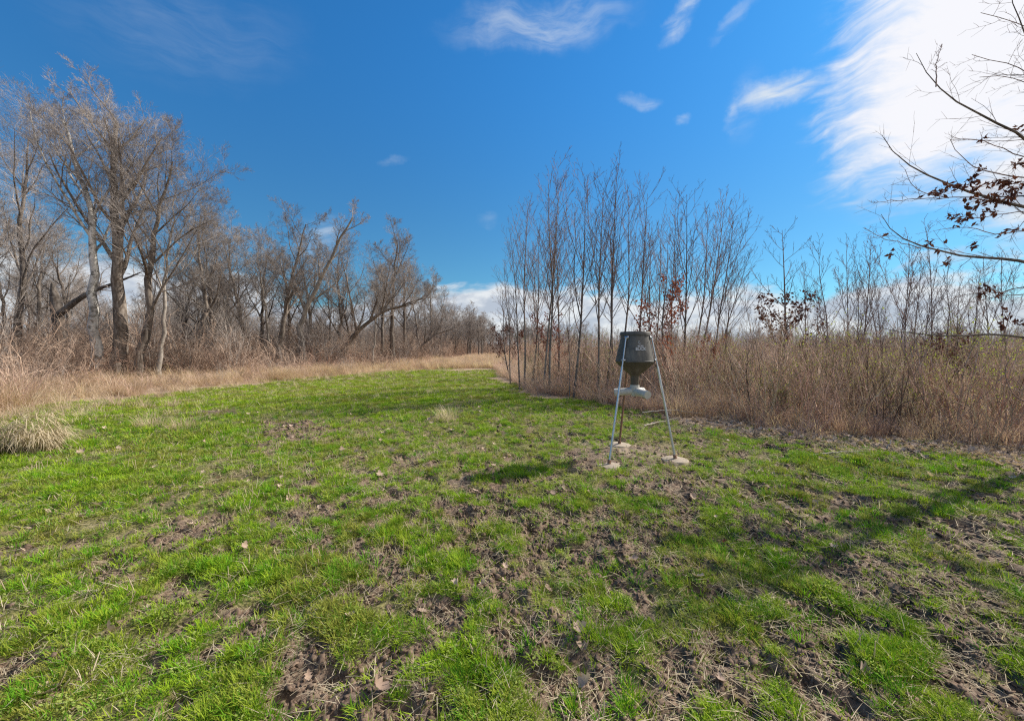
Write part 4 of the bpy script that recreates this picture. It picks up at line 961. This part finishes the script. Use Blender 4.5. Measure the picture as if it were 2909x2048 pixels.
# print on the narrow panel: antler mark over two lines of lettering
def text_mesh(txt, size):
    cu = bpy.data.curves.new('print', 'FONT'); cu.body = txt; cu.size = size; cu.align_x = 'CENTER'; cu.extrude = .0008; cu.offset = size * .012
    o = bpy.data.objects.new('print', cu); COL.objects.link(o); dg = bpy.context.evaluated_depsgraph_get()
    me_ = bpy.data.meshes.new_from_object(o.evaluated_get(dg)); bpy.data.objects.remove(o); me_.materials.clear(); me_.materials.append(M_INK); return me_
from mathutils import Matrix
pa = vdir + math.radians(19); pu = Vector((math.cos(pa), math.sin(pa), 0)); slope = (.270 - .200) / (1.735 - 1.39)
upv = Vector((-math.cos(pa) * slope, -math.sin(pa) * slope, 1)).normalized(); rt = Vector((-math.sin(pa), math.cos(pa), 0)); nv = rt.cross(upv)
def on_panel(z, o, dx=0.0):
    r = (.270 - (z - 1.39) * slope) * math.cos(math.radians(12)) + .0015
    M = Matrix((rt, upv, nv)).transposed().to_4x4(); M.translation = pu * r + Vector((0, 0, z)) + rt * dx; o.matrix_basis = M
for txt, sz, z in (('BOSS', .036, 1.580), ('BUCK', .056, 1.535), ('FEEDERS', .014, 1.515)):
    if txt == 'FEEDERS': continue
    o = link('lettering', text_mesh(txt, sz), feed); on_panel(z, o)
g = Geo()
for s_x in (1,):
    for pl in ([(0, .0), (-.012, .018), (-.010, .040), (.004, .052)], [(-.012, .02), (-.022, .034)], [(-.009, .038), (-.018, .052)], [(0, 0), (.008, .012), (.010, .026)]):
        P, _l = resample([(a_, b_, 0) for a_, b_ in pl], 6); g.tubes(P[None], np.full((1, 6), .0022), 4)
o = link('antler_mark', g.mesh('antler_mark', M_INK), feed); on_panel(1.615, o, -.012)

# ------------------------------------------------------------------ single things on the ground
def branch_thing(pts, label, r=.012, lift=.02):
    P3 = []
    for px, py, z in pts:
        x, zz = ray(px, py); d = (EYE - z) / -zz; P3.append((x * d, d, z + gz(x * d, d)))
    P, L = resample(P3, 12); P[1:-1] += np.random.default_rng(int(pts[0][0])).normal(0, .008, (10, 3)); b0 = P[0].copy(); rg = np.random.default_rng(4)
    g = Geo(); g.tubes((P - b0)[None], np.linspace(r, r * .3, 12)[None], 7, True)
    o = link('fallen_branch', g.mesh('fallen_branch', M_DEADW), None, tuple(b0)); return tag(o, label, 'branch')
branch_thing([(1825, 1172, .12), (1900, 1168, .14), (1990, 1175, .12)], 'long pale dead branch lying level behind the right leg of the feeder', .013)
branch_thing([(1830, 1214, .03), (1880, 1200, .06), (1935, 1184, .10)], 'short pale stick slanting up under the level dead branch', .012)
branch_thing([(2520, 1275, .04), (2535, 1250, .16)], 'short pale stick poking up from the leaf litter at the thicket edge', .011)

branch_thing([(2300, 1300, .03), (2400, 1288, .05), (2500, 1296, .03)], 'thin grey stick flat on the leaf litter right of the feeder', .010)

def clump(px, py, h, r, n, seed, mat, label, w=.012, bend=1.0):
    x, y = gnd(px, py); rg = np.random.default_rng(seed)
    me_ = tuft(seed, n, h, r, w, mat, .42, bend, 5, *((.55, 700) if seed in (401, 402) else ())); o = link('grass_clump', me_, None, (x, y, gz(x, y))); o.name = 'grass_clump'
    return tag(o, label, 'grass clump')
clump(112, 1285, .74, .22, 620, 401, M_STRAW, 'big pale straw coloured grass clump with curled plumes, left of the lawn', .010, .42)
clump(15, 1290, .60, .20, 130, 402, M_STRAW, 'straw grass clump with arching blades cut by the left edge', .009, 1.3)
clump(1272, 1195, .46, .22, 170, 403, M_STRAW, 'small upright dry grass tuft alone in the middle of the clearing', .006, .5)
clump(430, 1215, .42, .25, 170, 404, M_DRY, 'thin brown dry tuft on the left part of the lawn', .006, .8)
clump(520, 1222, .34, .25, 150, 405, M_DRY, 'low brown dry tuft right beside the thin one on the left lawn', .006, .8)
clump(1230, 1120, .34, .2, 80, 406, M_DRY, 'faint dry tuft far up the lawn near the grove', .007, .6)

FL = [(330, 1805, .13, 'curled tan oak leaf with an orange tip standing in grass, lower left'), (165, 1985, .16, 'large tan lobed leaf low in the left corner'), (505, 2010, .09, 'single broad tan leaf at the bottom, left of the centre'),
      (380, 1540, .08, 'small tan leaf at the left edge of the bare strip'), (610, 1558, .10, 'pale leaf lying on a dark hollow in the left lawn'), (770, 1515, .10, 'pale folded leaf at the end of the left lawn hollow'),
      (1100, 1985, .15, 'upright folded tan leaf at the bottom beside a dark pit'), (1120, 1880, .10, 'flat pinkish leaf in front of the central green tuft'), (1290, 1690, .08, 'reddish brown leaf beside the dark mud hollow'),
      (1380, 1680, .09, 'brown leaf at the top of the central mud trench'), (1435, 1640, .09, 'pale yellowish leaf beside the bright green tuft'), (1565, 1695, .09, 'pale leaf right of the central mud trench'),
      (1650, 1975, .13, 'white-tan upright leaf beside the brightest grass tuft at the bottom'), (2065, 1548, .09, 'dark red leaf on the grass in front of the feeder'), (2035, 1492, .07, 'pale leaf just below the feeder, on open mud'),
      (2245, 1750, .08, 'whitish leaf on the green patch of the lower right'), (2440, 1935, .12, 'cream folded leaf in grass near the bottom right'), (2060, 1965, .09, 'pinkish leaf on trampled mud at the lower right'),
      (2815, 1700, .07, 'bright white leaf on the right-hand mud'), (1010, 1775, .09, 'tan leaf pressed into mud left of the central trench'), (700, 1375, .08, 'brown leaf on the smooth left lawn'),
      (1550, 1850, .12, 'long pale leaf in the trampled ground at the bottom centre'), (1640, 1865, .11, 'pinkish curled leaf right of the long pale one'), (880, 1935, .08, 'small brown leaf at the bottom left of centre'), (2650, 1560, .09, 'pale leaf in the shadow of the oak')]
FLR = {5, 8, 13}
for k, (px, py, L, lb) in enumerate(FL):
    x, y = gnd(px, py); rg = np.random.default_rng(500 + k)
    o = link('fallen_leaf', oak_leaf(500 + k, L * .62, M_LEAFR if k == 13 else M_LEAFT, 1.3), None, (x, y, gz(x, y) + .02)); o.rotation_euler = (rg.normal(0, .35), rg.normal(0, .35) - (.5 if 'upright' in lb or 'standing' in lb else 0), rg.uniform(0, 6.28))
    tag(o, lb, 'leaf', 'dead leaves lying singly on the lawn')
